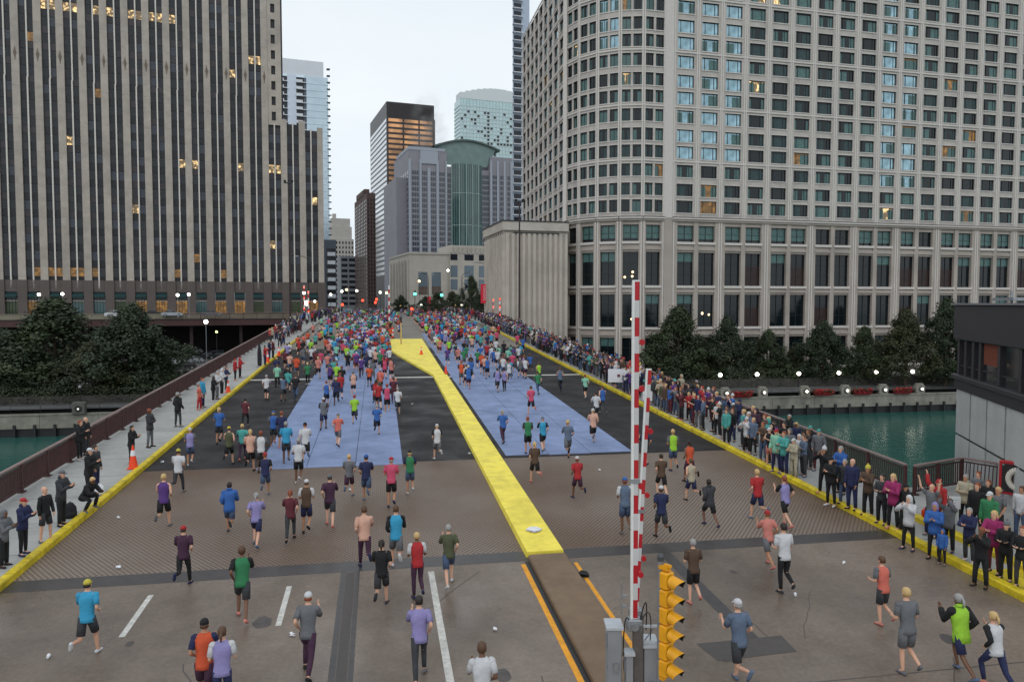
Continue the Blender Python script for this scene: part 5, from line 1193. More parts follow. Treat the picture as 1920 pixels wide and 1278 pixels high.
def hand_geo(J, q, mb):
    fd = J['fd'+q]; w = J['wr'+q]+fd*.075; sg = -1 if q == 'L' else 1
    side = Vector((0, 1, 0))-fd*fd.y
    if side.length < .25: side = Vector((0, 0, 1))-fd*fd.z
    side.normalize(); nrm = fd.cross(side)*sg
    for k, (o_, l) in enumerate(((-.026, .062), (-.009, .076), (.009, .08), (.026, .07))):
        a = w+side*o_; b = a+(fd+nrm*-.25).normalized()*l*.55; c = b+(fd*.75+nrm*-.65).normalized()*l*.45; mb.tube(a, b, .0095, .0085, 5, 0); mb.tube(b, c, .0085, .006, 5, 0)
    a = J['wr'+q]+fd*.03+side*.022; b = a+(fd*.7+side*.7)*.04; mb.tube(a, b, .012, .01, 5, 0); mb.tube(b, b+(fd*.9+side*.2)*.028, .01, .007, 5, 0)
def garments(J):
    G = {}; up, fw = J['up'], J['fw']; X = Vector((1, 0, 0)); Pl = J['pel']
    def torso(hem, e, nk=.565):
        zs = [(-hem, .158, .116), (-.02, .158, .114), (.12, .14, .1), (.26, .155, .112), (.38, .178, .124), (.46, .186, .112), (.515, .15, .085), (nk, .072, .068)]
        return [(Pl+up*z, X*(a+e), fw*(b+e)) for z, a, b in zs]
    def sleeve(mb, q, frac, e):
        SM = 1
        s_, el, wr = J['sh'+q], J['el'+q], J['wr'+q]
        if frac <= .5: pts = [s_+(s_-el).normalized()*.02, s_.lerp(el, .3), s_.lerp(el, .75)]; rs = [.056+e, .062+e, .056+e]
        else: pts = [s_+(s_-el).normalized()*.02, s_.lerp(el, .4), el, el.lerp(wr, .5), wr+J['fd'+q]*.005]; rs = [.056+e, .056+e, .048+e, .044+e, .034+e]
        mb.loft(limb_rings(pts, rs), 8, 1)
    for nm, hem, e, fr in (('tee', .1, .008, .4), ('longsleeve', .1, .01, 1), ('jacket', .16, .03, 1), ('vest', .1, .006, 0)):
        mb = MB(); mb.loft(torso(hem, e), 12)
        if fr:
            for q in 'LR': sleeve(mb, q, fr, e*.8); c_ = J['sh'+q]*.93+(J['shc']*.07); mb.sphere((c_.x, c_.y, c_.z-.005), .078+e, .068+e, .066+e, 8, 6, 1)
        if nm == 'jacket': mb.loft([(J['neck']-fw*.03+up*.01, X*.1, fw*.09), (J['neck']-fw*.05+up*.05, X*.105, fw*.075), (J['neck']-fw*.06+up*.08, X*.07, fw*.05)], 10)
        G[nm] = mb
    def legs(kind):
        mb = MB(); e = {'trousers': .012, 'leggings': .002, 'shorts': .009}[kind]
        mb.loft([(Pl+up*.05, X*(.142+e), fw*(.1+e)), (Pl+up*.0, X*(.148+e), fw*(.106+e)), (Pl-up*.09, X*(.155+e), fw*(.112+e)), (Pl-up*.13, X*(.09+e), fw*(.08+e))], 12)
        for q in 'LR':
            h, k, a = J['hip'+q], J['knee'+q], J['ank'+q]
            if kind == 'shorts': pts = [h+Vector((0, 0, .03)), h.lerp(k, .35), h.lerp(k, .82)]; rs = [.088+e*.6, .086+e, .082+e]
            else: pts = [h+Vector((0, 0, .03)), h.lerp(k, .5), k, k.lerp(a, .35), a+(k-a).normalized()*.03]; rs = [.088+e, .078+e, .058+e, .057+e, .04+e*1.6]
            mb.loft(limb_rings(pts, rs), 9)
        return mb
    for k in ('trousers', 'leggings', 'shorts'): G[k] = legs(k)
    for q in 'LR':
        mb = MB(); a, t = J['ank'+q], J['toe'+q]; d = (t-a); f = Vector((d.x, d.y, d.z+.05)); f = f.normalized() if f.length > .01 else Vector((0, 1, 0)); u = Vector((1, 0, 0)); n_ = f.cross(u)*-1
        if n_.z < 0: n_ = -n_
        b = a-n_*.035
        mb.loft([(b-f*.075-n_*.0, u*.03, n_*.034), (b-f*.05, u*.04, n_*.042), (b+f*.03, u*.044, n_*.04), (b+f*.11-n_*.012, u*.046, n_*.028), (b+f*.165-n_*.018, u*.03, n_*.018)], 10)
        G['shoe'+q] = mb
    return G
def headgear(M):
    H = {}
    mb = MB(); mb.loft([((0, -.02, -.045), (.079, 0, 0), (0, .088, 0)), ((0, -.018, .02), (.084, 0, 0), (0, .098, .0)), ((0, -.014, .07), (.079, 0, 0), (0, .102, .01)), ((0, -.012, .105), (.058, 0, 0), (0, .075, 0)), ((0, -.012, .125), (.02, 0, 0), (0, .03, 0))], 12, 0, M); H['hair'] = mb
    mb = MB().merge(H['hair']); mb.loft([((0, -.1, .05), (.022, 0, 0), (0, .02, .02)), ((0, -.145, .02), (.03, 0, 0), (0, .022, .02)), ((0, -.15, -.07), (.026, 0, 0), (0, .02, 0)), ((0, -.13, -.15), (.008, 0, 0), (0, .008, 0))], 8, 0, M); H['ponytail'] = mb
    mb = MB().merge(H['hair']); mb.loft([((0, -.04, -.0), (.086, 0, 0), (0, .07, 0)), ((0, -.055, -.08), (.09, 0, 0), (0, .05, 0)), ((0, -.06, -.17), (.085, 0, 0), (0, .035, 0)), ((0, -.06, -.22), (.05, 0, 0), (0, .02, 0))], 10, 0, M); H['long_hair'] = mb
    mb = MB(); mb.loft([((0, -.008, .02), (.084, 0, 0), (0, .104, 0)), ((0, -.008, .065), (.08, 0, 0), (0, .1, 0)), ((0, -.008, .105), (.055, 0, 0), (0, .07, 0)), ((0, -.008, .125), (.012, 0, 0), (0, .015, 0))], 12, 0, M).add([(-.06, .085, .032), (-.045, .15, .022), (.045, .15, .022), (.06, .085, .032), (-.06, .085, .022), (-.045, .15, .014), (.045, .15, .014), (.06, .085, .022)], [(0,1,2,3),(7,6,5,4),(0,4,5,1),(1,5,6,2),(2,6,7,3)], 0, M)
    mb.loft([((0, -.03, -.045), (.077, 0, 0), (0, .078, 0)), ((0, -.02, .022), (.08, 0, 0), (0, .09, 0))], 10, 1, M); H['cap'] = mb
    mb = MB(); mb.loft([((0, -.01, .005), (.088, 0, 0), (0, .105, 0)), ((0, -.01, .04), (.09, 0, 0), (0, .107, 0)), ((0, -.012, .09), (.078, 0, 0), (0, .09, 0)), ((0, -.015, .135), (.045, 0, 0), (0, .05, 0)), ((0, -.015, .15), (.01, 0, 0), (0, .012, 0))], 12, 0, M).loft([((0, -.03, -.05), (.077, 0, 0), (0, .076, 0)), ((0, -.02, .01), (.08, 0, 0), (0, .09, 0))], 10, 1, M); mb.sphere((0, -.015, .165), .026, n=8, m=5, M=M); H['knit_hat'] = mb
    mb = MB(); mb.loft([((0, -.035, -.12), (.1, 0, 0), (0, .085, 0)), ((0, -.03, -.04), (.096, 0, 0), (0, .1, 0)), ((0, -.028, .03), (.096, 0, 0), (0, .106, .02)), ((0, -.02, .09), (.08, 0, 0), (0, .098, .02)), ((0, -.02, .135), (.03, 0, 0), (0, .04, 0))], 12, 0, M); H['hood'] = mb
    return H
skins = {'light': mat('skin_light', s(212,164,138), .55), 'tan': mat('skin_tan', s(180,130,100), .55), 'brown': mat('skin_brown', s(112,76,56), .5)}
eye_m = mat('eye_dark', (.02,.015,.012), .2); brow_m = mat('brow_dark', (.03,.02,.015), .8); lip_m = mat('lips', s(150,84,78), .5)
PAL = dict(orange=(240,84,40), lime=(170,236,44), cyan=(40,170,224), blue=(44,104,196), navy=(34,42,92), white=(218,218,222), red=(206,34,40), pink=(232,70,110), lavender=(150,140,206), purple=(92,52,140), teal=(70,178,170), green=(44,140,84), maroon=(108,34,48), black=(26,26,30), grey=(112,114,120), charcoal=(58,60,66), yellow=(226,206,60), beige=(190,178,150), olive=(86,92,60), coral=(240,110,90), khaki=(168,150,118), brown=(96,70,52), peach=(236,176,150), magenta=(176,30,104), denim=(70,92,130), salmon=(230,130,116), mint=(140,214,180), plum=(74,34,66), steel=(96,116,146))
def soft(v): m_ = sum(v)/3; return tuple(.9*(c*.82+m_*.18) for c in v)
CM = {k: mat('cloth_'+k, s(*soft(v)), .85, noise=.12, nscale=6, bump=.9, bscale=8) for k, v in PAL.items()}
HC = {'dark': mat('hair_dark', s(38,30,26), .6), 'brown': mat('hair_brown', s(86,60,42), .6), 'blond': mat('hair_blond', s(196,164,112), .6), 'grey': mat('hair_grey', s(150,148,146), .6), 'auburn': mat('hair_auburn', s(132,66,38), .6)}
PM = {}; PG = {}
for nm, P in POSES.items():
    J = joints(P); mb = MB(); vs, fs = skin_body(J); mb.add(vs, fs, 0, None, True); Mh = head_geo(J, mb)
    for q in 'LR': hand_geo(J, q, mb)
    d = {'body': mb.mesh('body', [skins['light'], eye_m, brow_m, lip_m])}
    g = garments(J); H = headgear(Mh)
    for k, m_ in list(g.items())+list(H.items()): d[k] = m_.mesh(k, [CM['grey'], HC['dark']][:2])
    d['_J'] = J; PM[nm] = d
    lp_ = MB(); lp_.loft([((Mh @ Vector((0, 0, -.11))), (.05, 0, 0), (0, .06, 0)), ((Mh @ Vector((0, 0, 0))), (.078, 0, 0), (0, .095, 0)), ((Mh @ Vector((0, 0, .11))), (.03, 0, 0), (0, .04, 0))], 7)
    for q in 'LR': lp_.tube(J['el'+q], J['wr'+q]+J['fd'+q]*.15, .035, .03, 5); lp_.tube(J['knee'+q], J['ank'+q], .05, .034, 5)
    g['_skin'] = lp_; g['_hair'] = H['hair']; PG[nm] = g
NPEOPLE = 0
TOPN = {'tee': 'shirt', 'longsleeve': 'long-sleeved top', 'jacket': 'jacket', 'vest': 'running vest'}
def person(p, rz, pose, top, tcol, bot, bcol, hg, hcol, skin, label, group, sc=1., shoe=None):
    global NPEOPLE
    t = thing('person', label, 'person', p, rz, group); t.scale = (sc, sc, sc); d = PM[pose]; NPEOPLE += 1
    put('body', d['body'], t, mats={0: skins[skin]})
    put({'tee': 'shirt', 'longsleeve': 'shirt', 'jacket': 'jacket', 'vest': 'vest'}[top], d[top], t, mats=({0: CM[tcol]} if top == 'vest' else {0: CM[tcol], 1: CM[tcol if (rp.random() < .7 or group != 'runners on the bridge') else rp.choice(['charcoal', 'navy', 'grey', 'black', 'white'])]})); put(bot, d[bot], t, mats={0: CM[bcol]})
    sm_ = shoe or CM[rp.choice(['white', 'grey', 'black', 'charcoal', 'steel', 'black', 'navy', 'salmon'])]; put('shoe', d['shoeL'], t, mats={0: sm_}); put('shoe', d['shoeR'], t, mats={0: sm_})
    if hg == 'bald': return t
    hm_ = HC[hcol] if hg in ('hair', 'ponytail', 'long_hair') else CM[hcol]
    put(hg if hg != 'ponytail' else 'hair', d[hg], t, mats={0: hm_, 1: HC[rp.choice(list(HC))]}); return t
rp = random.Random(21)
def gear_name(hg, hc): return {'hair': hc+' hair', 'ponytail': hc+' ponytail', 'long_hair': 'long '+hc+' hair', 'cap': hc+' cap', 'knit_hat': hc+' knit hat', 'hood': hc+' hood', 'bald': 'bald head'}[hg]
RCOL = ['orange', 'lime', 'cyan', 'blue', 'navy', 'white', 'white', 'white', 'red', 'pink', 'lavender', 'purple', 'teal', 'green', 'black', 'grey', 'coral', 'peach', 'steel', 'maroon', 'mint', 'salmon', 'blue', 'cyan', 'orange', 'red']
SCOL = ['black', 'navy', 'charcoal', 'black', 'charcoal', 'black', 'navy', 'charcoal', 'grey', 'maroon', 'red', 'white', 'beige', 'purple', 'teal', 'blue', 'olive', 'brown', 'denim', 'plum', 'steel', 'black', 'navy']
BCOL = ['black', 'black', 'navy', 'charcoal', 'grey', 'denim', 'maroon']
people_pos = []
def cut16(l):
    w = l.split()
    if len(w) > 16: l = l.replace('long-sleeved top', 'sweater').replace(' and ', ' '); w = l.split()
    return ' '.join(w[:16])
def clear(p, dmin):
    return all((p[0]-q[0])**2+(p[1]-q[1])**2 > dmin*dmin for q in people_pos)
def mk_label(fmt):
    """draw clothes until the description is new"""
    for _ in range(200):
        v = fmt()
        if v[-1] not in LABELS: return v
    return v
def runner(p, place, tcol=None, bcol=None, pose=None, top=None, hg=None, hc=None, rz=None, act='running'):
    def f():
        tc_ = tcol or rp.choice(RCOL); bc = bcol or rp.choice(['black', 'black', 'navy', 'charcoal', 'grey', 'black', 'charcoal', 'denim', 'plum']); bt = rp.choice(['shorts', 'shorts', 'shorts', 'leggings']); tp = top or rp.choice(['tee', 'tee', 'vest', 'longsleeve', 'jacket']); g = hg or rp.choice(['hair', 'hair', 'ponytail', 'cap', 'hair', 'cap', 'ponytail'])
        h_ = hc or (rp.choice(['dark', 'brown', 'blond', 'auburn', 'grey']) if g in ('hair', 'ponytail', 'long_hair') else rp.choice(['white', 'black', 'white', 'blue', 'red', 'grey', 'yellow']))
        return tc_, bc, bt, tp, g, h_, 'runner in %s %s, %s %s, %s, %s' % (tc_, TOPN[tp], bc, bt, gear_name(g, h_), place)
    tc_, bc, bt, tp, g, h_, lab = mk_label(f)
    people_pos.append((p[0], p[1])); lab = cut16(lab)
    return person(p, rp.uniform(-.12, .12) if rz is None else rz, pose or rp.choice(['run_a', 'run_b', 'run_c', 'run_d', 'run_e']), tp, tc_, bt, bc, g, h_, rp.choice(['light', 'light', 'tan', 'brown']), lab, 'runners on the bridge', rp.uniform(.93, 1.06))
def watcher(p, place, face, tcol=None, bcol=None, pose=None, top=None, bot=None, hg=None, hc=None, sc=None, extra='', skin=None, shoe=None):
    def f():
        tc_ = tcol or rp.choice(SCOL); bc = bcol or rp.choice(BCOL); bt = bot or rp.choice(['trousers', 'trousers', 'leggings']); tp = top or rp.choice(['jacket', 'jacket', 'jacket', 'longsleeve', 'tee']); g = hg or rp.choice(['hair', 'long_hair', 'ponytail', 'cap', 'knit_hat', 'hood', 'hair', 'long_hair'])
        h_ = hc or (rp.choice(['dark', 'brown', 'blond', 'auburn', 'grey']) if g in ('hair', 'ponytail', 'long_hair') else (tc_ if g == 'hood' else rp.choice(['white', 'black', 'red', 'grey', 'navy', 'yellow', 'teal', 'white'])))
        return tc_, bc, bt, tp, g, h_, ' '.join(('watcher in %s %s, %s %s, %s %s, %s' % (tc_, TOPN[tp], bc, bt, gear_name(g, h_), extra, place)).split())
    tc_, bc, bt, tp, g, h_, lab = mk_label(f)
    people_pos.append((p[0], p[1])); lab = cut16(lab)
    return person(p, face, pose or rp.choice(['stand', 'relaxed', 'phone', 'crossed', 'pockets', 'clap', 'camera', 'stand', 'phone']), tp, tc_, bt, bc, g, h_, skin or rp.choice(['light', 'light', 'light', 'tan', 'brown']), lab, 'people watching from the pavements', sc or rp.uniform(.9, 1.05), shoe)
def rz_to(p, tx, ty): return math.atan2(ty-p[1], tx-p[0])-R(90)
# --- explicit runners, feet read off the photograph
NEAR_L = 'on the near left concrete'; NEAR_R = 'on the near right concrete'; GRL = 'on the left brown grating'; GRR = 'on the right brown grating'; CL = 'on the left blue carpet'; CRt = 'on the right blue carpet'; ASL = 'left of both blue carpets'; ASM = 'between left carpet and cover'; ASR = 'right of both blue carpets'
for a in [(165,1232,NEAR_L,'cyan'), (455,1158,NEAR_L,'green'), (578,1262,NEAR_L,'grey'), (787,1270,NEAR_L,'lavender'), (783,1120,NEAR_L,'red'), (716,1138,NEAR_L,'black'), (385,1330,NEAR_L,'orange'), (418,1345,NEAR_L,'lavender'), (905,1385,NEAR_L,'white'),
          (743,1066,GRL,'cyan'), (684,1066,GRL,'peach'), (842,1095,NEAR_L,'olive'), (545,1012,GRL,'maroon'), (575,998,GRL,'brown'), (619,985,GRL,'plum'), (481,1022,GRL,'lavender'), (431,1000,GRL,'blue'), (308,990,GRL,'purple'), (345,1100,GRL,'plum'), (335,925,GRL,'white'), (498,930,GRL,'navy'),
          (655,932,GRL,'grey'), (687,940,GRL,'navy'), (734,950,GRL,'pink'), (769,925,GRL,'green'), (560,905,GRL,'white'), (820,862,ASM,'white'), (537,868,CL,'cyan'), (490,885,CL,'white'), (634,836,CL,'coral'), (707,816,CL,'blue'), (665,796,CL,'lime'), (607,805,CL,'grey'), (573,868,CL,'white'),
          (746,778,CL,'white'), (726,775,CL,'pink'), (705,765,CL,'red'), (513,835,CL,'blue'), (528,840,CL,'navy'), (455,862,ASL,'teal'), (470,885,ASL,'peach'), (411,832,ASL,'blue'), (357,872,ASL,'lavender'), (500,750,ASL,'white'), (430,872,ASL,'olive'), (540,735,ASL,'teal'), (520,730,ASL,'mint'), (460,800,ASL,'maroon'),
          (1083,935,GRR,'red'), (1003,905,GRR,'brown'), (1065,860,CRt,'steel'), (1018,845,CRt,'cyan'), (990,850,CRt,'green'), (996,778,CRt,'pink'), (943,830,CRt,'blue'), (1112,832,CRt,'peach'), (1118,790,CRt,'white'), (1130,775,ASR,'blue'), (1262,882,GRR,'lime'), (1293,905,GRR,'orange'), (1296,940,GRR,'beige'), (1240,930,GRR,'brown'), (1420,975,GRR,'red'), (1472,985,GRR,'lavender'),
          (1172,1000,GRR,'steel'), (1330,985,GRR,'charcoal'), (1210,870,GRR,'black'), (1470,1110,NEAR_R,'white'), (1440,1060,NEAR_R,'salmon'), (1655,1170,NEAR_R,'coral'), (1700,1262,NEAR_R,'grey'), (1800,1262,NEAR_R,'lime'), (1385,1285,NEAR_R,'steel'), (1240,1010,GRR,'navy'), (1300,1130,NEAR_R,'brown'), (1865,1290,NEAR_R,'white')]:
    p = deck(a[0], a[1]); runner(p, a[2], tcol=a[3], top='tee' if rp.random() < .6 else None)
# --- crowd of runners further on
def place_of(x, y):
    if y < 33: return GRL if x < 4.3 else GRR
    if y < 60: z = 'before white line'
    elif y < 84: z = 'beyond white line'
    else: z = 'far pale concrete'
    if y >= 84: return ('left ' if x < 4 else 'right ')+z
    s_ = 'left carpet' if -5.25 < x < 1 else ('right carpet' if 5.5 < x < 12 else ('left asphalt' if x < 0 else ('middle asphalt' if x < 5 else 'right asphalt')))
    return '%s %s' % (s_, z)
tries = 0; cand = []
while len(cand) < 560 and tries < 30000:
    tries += 1
    y = 44+(rp.random()**.8)*86
    if rp.random() < .6: x = rp.gauss(-2.3, 2.6); x = max(-8.5, min(.9 if y < 90 else 2.8, x))
    else: x = rp.gauss(9.2, 2.6); x = max(6.1, min(15.5, x))
    dens = min(1, (y-34)/36.)
    if rp.random() > dens: continue
    if clear((x, y), .55): people_pos.append((x, y)); cand.append((x, y))
cand.sort(key=lambda c: c[1])
NR = 52
for x, y in cand[:NR]:
    runner(Vector((x, y, dz(y)+.015)), place_of(x, y))
# --- explicit watchers
LP = 'on the left pavement'; RP = 'by the right kerb'
def wl(px, py, **k):
    p = deck(px, py, .15); return watcher(p, k.pop('place', LP), rz_to(p, p[0]+5, p[1]-k.pop('look', 1)), **k)
wl(8, 1062, tcol='grey', bcol='black', pose='phone', hg='hood', hc='grey', top='jacket', place='at the left edge of the photo')
wl(44, 1040, tcol='navy', bcol='black', pose='phone', hg='cap', hc='red', top='jacket', bot='leggings')
wl(87, 1015, tcol='black', bcol='charcoal', pose='relaxed', hg='bald', hc='dark', top='longsleeve', bot='shorts', look=2)
wl(116, 985, tcol='charcoal', bcol='black', pose='phone', hg='cap', hc='grey', top='jacket')
wl(160, 958, tcol='black', bcol='black', pose='crouch', hg='hair', hc='blond', top='jacket', extra='crouching', look=3)
wl(168, 930, tcol='black', bcol='black', pose='phone', hg='cap', hc='white', top='jacket'); wl(180, 920, tcol='charcoal', bcol='navy', pose='stand', hg='hair', hc='dark', top='jacket')
wl(150, 862, tcol='black', bcol='black', pose='phone', hg='hair', hc='auburn', top='jacket', place='against the left railing'); wl(162, 852, tcol='black', bcol='charcoal', pose='stand', hg='bald', hc='dark', top='jacket', place='against the left railing')
wl(247, 868, tcol='black', bcol='black', pose='phone', hg='hair', hc='dark', top='jacket', place='behind the large orange cone')
wl(282, 838, tcol='charcoal', bcol='grey', pose='crossed', hg='hair', hc='auburn', top='jacket'); wl(334, 800, tcol='black', bcol='charcoal', pose='pockets', hg='hair', hc='grey', top='jacket', look=-6)
wl(374, 768, tcol='coral', bcol='red', pose='relaxed', hg='hair', hc='auburn', top='tee', sc=.85); wl(380, 764, tcol='cyan', bcol='navy', pose='stand', hg='hair', hc='auburn', top='jacket')
wl(400, 752, tcol='black', bcol='black', hg='hair', hc='dark', top='jacket'); wl(407, 748, tcol='white', bcol='grey', top='jacket'); wl(416, 740, tcol='white', bcol='black', top='longsleeve'); wl(424, 730, tcol='navy', bcol='charcoal'); 
wl(441, 713, tcol='red', bcol='black', hg='cap', hc='red', top='jacket', pose='pockets'); wl(450, 708, tcol='red', bcol='black', hg='hood', hc='red', top='jacket', pose='phone')
wl(497, 685, tcol='red', bcol='navy', top='jacket'); wl(505, 674, tcol='navy', bcol='navy', top='jacket', hg='hair', hc='blond'); wl(512, 672, tcol='maroon', bcol='black', top='jacket')
FPL = 'at the far left pavement'
for i in range(12):
    y = 86+i*1.35+rp.uniform(-.5, .5); x = rp.uniform(RL+.5, KL-.5)
    if clear((x, y), .4): p = Vector((x, y, dz(y)+.15)); watcher(p, FPL, rz_to(p, x+4, y-3))
def wr_(px, py, **k):
    p = deck(px, py, k.pop('h', .15)); return watcher(p, k.pop('place', RP), rz_to(p, p[0]-5, p[1]-k.pop('look', 2)), **k)
BH = 'near the bridge house'
wr_(1838, 1100, tcol='black', bcol='black', pose='camera', hg='hair', hc='auburn', top='jacket', place=BH, h=0); wr_(1862, 1075, tcol='magenta', bcol='maroon', pose='clap', hg='long_hair', hc='blond', top='jacket', place=BH)
wr_(1884, 1088, tcol='black', bcol='black', pose='crossed', hg='knit_hat', hc='grey', top='jacket', place=BH); wr_(1914, 1104, tcol='black', bcol='charcoal', pose='crossed', hg='long_hair', hc='auburn', top='longsleeve', place='at the right edge of the photo', bot='leggings')
wr_(1816, 1053, tcol='navy', bcol='charcoal', pose='clap', hg='hair', hc='grey', top='jacket', place=BH); wr_(1778, 1034, tcol='grey', bcol='black', pose='holdsign', hg='long_hair', hc='brown', top='jacket', place='beside the bridge house', extra='holding sign')
wr_(1751, 1048, tcol='blue', bcol='black', pose='phone', hg='hood', hc='lavender', top='jacket', place=BH, look=4, h=0); wr_(1766, 1058, tcol='blue', bcol='black', pose='stand', hg='hood', hc='blue', top='jacket', sc=.6, place='small child in front', h=0)
wr_(1703, 1030, tcol='white', bcol='black', pose='camera', hg='hood', hc='white', top='jacket', place='stepping off the right kerb', h=0); wr_(1744, 1005, tcol='grey', bcol='navy', pose='cheer', hg='bald', hc='dark', top='tee', place=RP)
wr_(1758, 1000, tcol='red', bcol='black', pose='wave', hg='cap', hc='red', top='jacket'); wr_(1697, 998, tcol='black', bcol='black', pose='pockets', hg='cap', hc='black', top='jacket')
wr_(1674, 992, tcol='magenta', bcol='black', pose='phone', hg='long_hair', hc='blond', top='jacket'); wr_(1652, 982, tcol='charcoal', bcol='black', pose='crossed', hg='hair', hc='dark', top='longsleeve'); wr_(1627, 966, tcol='brown', bcol='black', pose='phone', hg='knit_hat', hc='yellow', top='jacket')
wr_(1597, 955, tcol='navy', bcol='navy', pose='stand', hg='bald', hc='dark', top='jacket'); wr_(1583, 945, tcol='charcoal', bcol='denim', pose='pockets', hg='hair', hc='grey', top='jacket'); wr_(1558, 948, tcol='black', bcol='black', pose='phone', hg='cap', hc='black', top='jacket', place='at the kerb edge in white shoes', h=0, shoe=CM['white'])
wr_(1576, 925, tcol='blue', bcol='black', pose='clap', hg='hair', hc='grey', top='jacket'); wr_(1808, 985, tcol='beige', bcol='black', pose='crossed', hg='hair', hc='grey', top='jacket', place=BH); wr_(1832, 972, tcol='grey', bcol='black', pose='stand', hg='hair', hc='auburn', top='longsleeve', place=BH)
wr_(1830, 1010, tcol='black', bcol='black', pose='stand', hg='hair', hc='auburn', top='jacket', place=BH); wr_(1850, 990, tcol='black', bcol='navy', pose='relaxed', hg='long_hair', hc='auburn', top='jacket', place=BH); wr_(1868, 1020, tcol='grey', bcol='black', pose='relaxed', hg='hair', hc='blond', top='tee', place=BH)
wr_(1853, 1030, tcol='green', bcol='black', pose='stand', hg='cap', hc='white', top='jacket', place=BH); wr_(1912, 1010, tcol='white', bcol='denim', pose='relaxed', hg='hair', hc='brown', top='longsleeve', place='below the red wall box')
wr_(1545, 925, tcol='black', bcol='black', hg='knit_hat', hc='white', top='jacket', pose='camera'); wr_(1362, 832, tcol='teal', bcol='black', top='jacket'); wr_(1345, 815, tcol='white', bcol='black', hg='cap', hc='red', top='tee'); wr_(1443, 873, tcol='black', bcol='salmon', hg='cap', hc='white', top='vest', bot='shorts')
wr_(1400, 848, tcol='white', bcol='black', hg='knit_hat', hc='white', top='jacket'); wr_(1412, 852, tcol='steel', bcol='black', hg='hair', hc='blond', top='jacket'); wr_(1455, 885, tcol='mint', bcol='navy', hg='cap', hc='red', top='jacket'); wr_(1470, 890, tcol='teal', bcol='navy', top='jacket', hg='hair', hc='auburn'); wr_(1488, 895, tcol='beige', bcol='beige', top='jacket', hg='cap', hc='white')
wr_(1301, 793, tcol='red', bcol='navy', top='jacket', hg='hair', hc='dark'); wr_(1292, 788, tcol='red', bcol='black', top='jacket', hg='long_hair', hc='blond'); wr_(1277, 780, tcol='black', bcol='black', top='jacket', hg='hair', hc='grey', pose='phone'); wr_(1262, 770, tcol='purple', bcol='black', top='jacket', hg='ponytail', hc='brown')
# --- right pavement rows
SEG = [(33, 'opposite the brown grating'), (47, 'right kerb beside dark asphalt'), (61, 'right kerb before white line'), (84, 'right kerb beyond white line'), (140, 'at the far right pavement')]
def seg_of(y):
    for l, n in SEG:
        if y < l: return n
    return SEG[-1][1]
y = 27.5; wc = []
while y < 128:
    y += rp.uniform(.4, .66)
    wc.append((rp.uniform(16.95, 17.45), y))
    if rp.random() < .75: wc.append((rp.uniform(17.8, 18.8), y+.2))
    if y > 32 and rp.random() < .22: wc.append((rp.uniform(18.8, 19.4), y+.4))
wc = [c for c in wc if clear(c, .42)]; wc.sort(key=lambda c: c[1]); NW = 96
for x, y in wc[:NW]:
    p = Vector((x, y, dz(y)+.15)); watcher(p, seg_of(y), rz_to(p, x-4, y-rp.uniform(-1, 3.5)))
# signs in hands
def placard(px, py, Z, label, w=.6, h=.42, rz=0, marks='flower'):
    q = at(px, py, Z); t = thing('placard', label, 'sign', q, rz); MB().box(-w/2, w/2, -.008, .008, -h/2, h/2).build('board', white_s, t); mk_ = MB()
    if marks == 'flower':
        for i in range(5): a = i*1.2566; mk_.sphere((.07*math.cos(a), -.012, .07*math.sin(a)), .055, .006, .055, 8, 4)
    else:
        for i, (a, b, z) in enumerate(((-.22, -.05, .09), (0, .2, .1), (-.18, .16, 0), (-.2, -.02, -.1), (.02, .17, -.1))):
            mk_.path([(a+(b-a)*k/5, -.011, z+(.02 if k % 2 else -.02)) for k in range(6)], .007, 4, mi=i % 2)
    mk_.build('drawing' if marks == 'flower' else 'handwriting', [mat('maroon_ink', s(110,30,44), .7) if marks == 'flower' else mat('purple_ink', s(150,90,190), .7), mat('teal_ink', s(60,170,170), .7)], t); return t
placard(1783, 942, 24.2, 'white handwritten placard held above heads near the bridge house', .62, .42, R(-12), 'w')
placard(1160, 704, 53, 'white placard with a dark red flower held at the right kerb', 1.5, .95, R(-15)); placard(1214, 742, 47, 'small white placard held beside the shorter gate arm', .6, .6, R(-25), 'w')
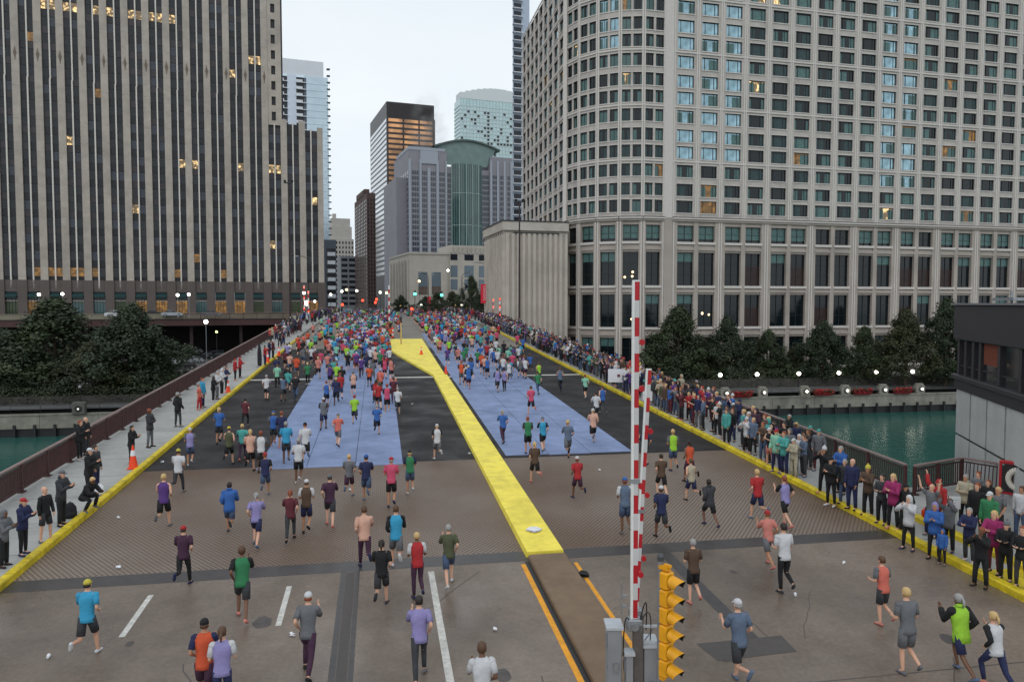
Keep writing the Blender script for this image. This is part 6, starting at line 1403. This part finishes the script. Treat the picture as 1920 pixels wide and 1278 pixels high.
bagm = thing('plastic_bag', 'orange carrier bag held up beside the white-hooded watcher', 'bag', at(1738, 960, 24.5)); MB().loft([((0, 0, -.2), (.1, 0, 0), (0, .05, 0)), ((0, 0, -.1), (.2, 0, 0), (0, .09, 0)), ((.02, 0, .06), (.22, 0, 0), (0, .1, 0)), ((.06, 0, .18), (.12, 0, 0), (0, .06, 0))], 12).build('bag_body', orange_c, bagm)
# --- the rest of the crowd reads as a mass
mkeys = list(CM); mlist = [CM[k] for k in mkeys]+[skins['light'], HC['dark']]; SK, HR = len(mlist)-2, len(mlist)-1
crowd = MB()
def add_far(x, y, z, rz, pose, tc_, bc, top='tee', bot='shorts'):
    g = PG[pose]; M = T(x, y, z, rz); crowd.merge(g[top], M, [mkeys.index(tc_)]*2); crowd.merge(g[bot], M, [mkeys.index(bc)]*2); crowd.merge(g['_skin'], M, [SK]*2); crowd.merge(g['_hair'], M, [HR if rp.random() < .6 else mkeys.index(rp.choice(['white', 'black', 'red', 'blue']))]*2)
for x, y in cand[NR:]: add_far(x, y, dz(y), rp.uniform(-.1, .1), rp.choice(['run_a', 'run_b', 'run_c', 'run_d']), rp.choice(RCOL), rp.choice(BCOL))
for x, y in wc[NW:]: add_far(x, y, dz(y)+.15, 1.8, rp.choice(['stand', 'phone', 'clap']), rp.choice(SCOL), rp.choice(BCOL), 'jacket', 'trousers')
for i in range(300):
    y = 118+150*rp.random()**1.3; side = rp.random() < .6; x = rp.uniform(-8, 3.5) if side else rp.uniform(5.5, 15.5)
    add_far(x, y, dz(y), rp.uniform(-.2, .2), rp.choice(['run_a', 'run_b', 'run_c']), rp.choice(RCOL+['charcoal', 'navy', 'plum', 'black', 'denim', 'steel']*2), rp.choice(BCOL))
for i in range(230):
    y = 102+120*rp.random()**1.3
    x = rp.uniform(KR+.6, RR-.3) if rp.random() < .55 else rp.uniform(RL+.4, KL-.5)
    add_far(x, y, dz(y)+.15, rp.uniform(-2, 2), rp.choice(['stand', 'phone', 'clap', 'wave']), rp.choice(SCOL), rp.choice(BCOL), 'jacket', 'trousers')
tag(crowd.build('distant_crowd', mlist), 'dense distant crowd of runners and watchers filling the street', 'crowd', kind='stuff')
print('people', NPEOPLE)
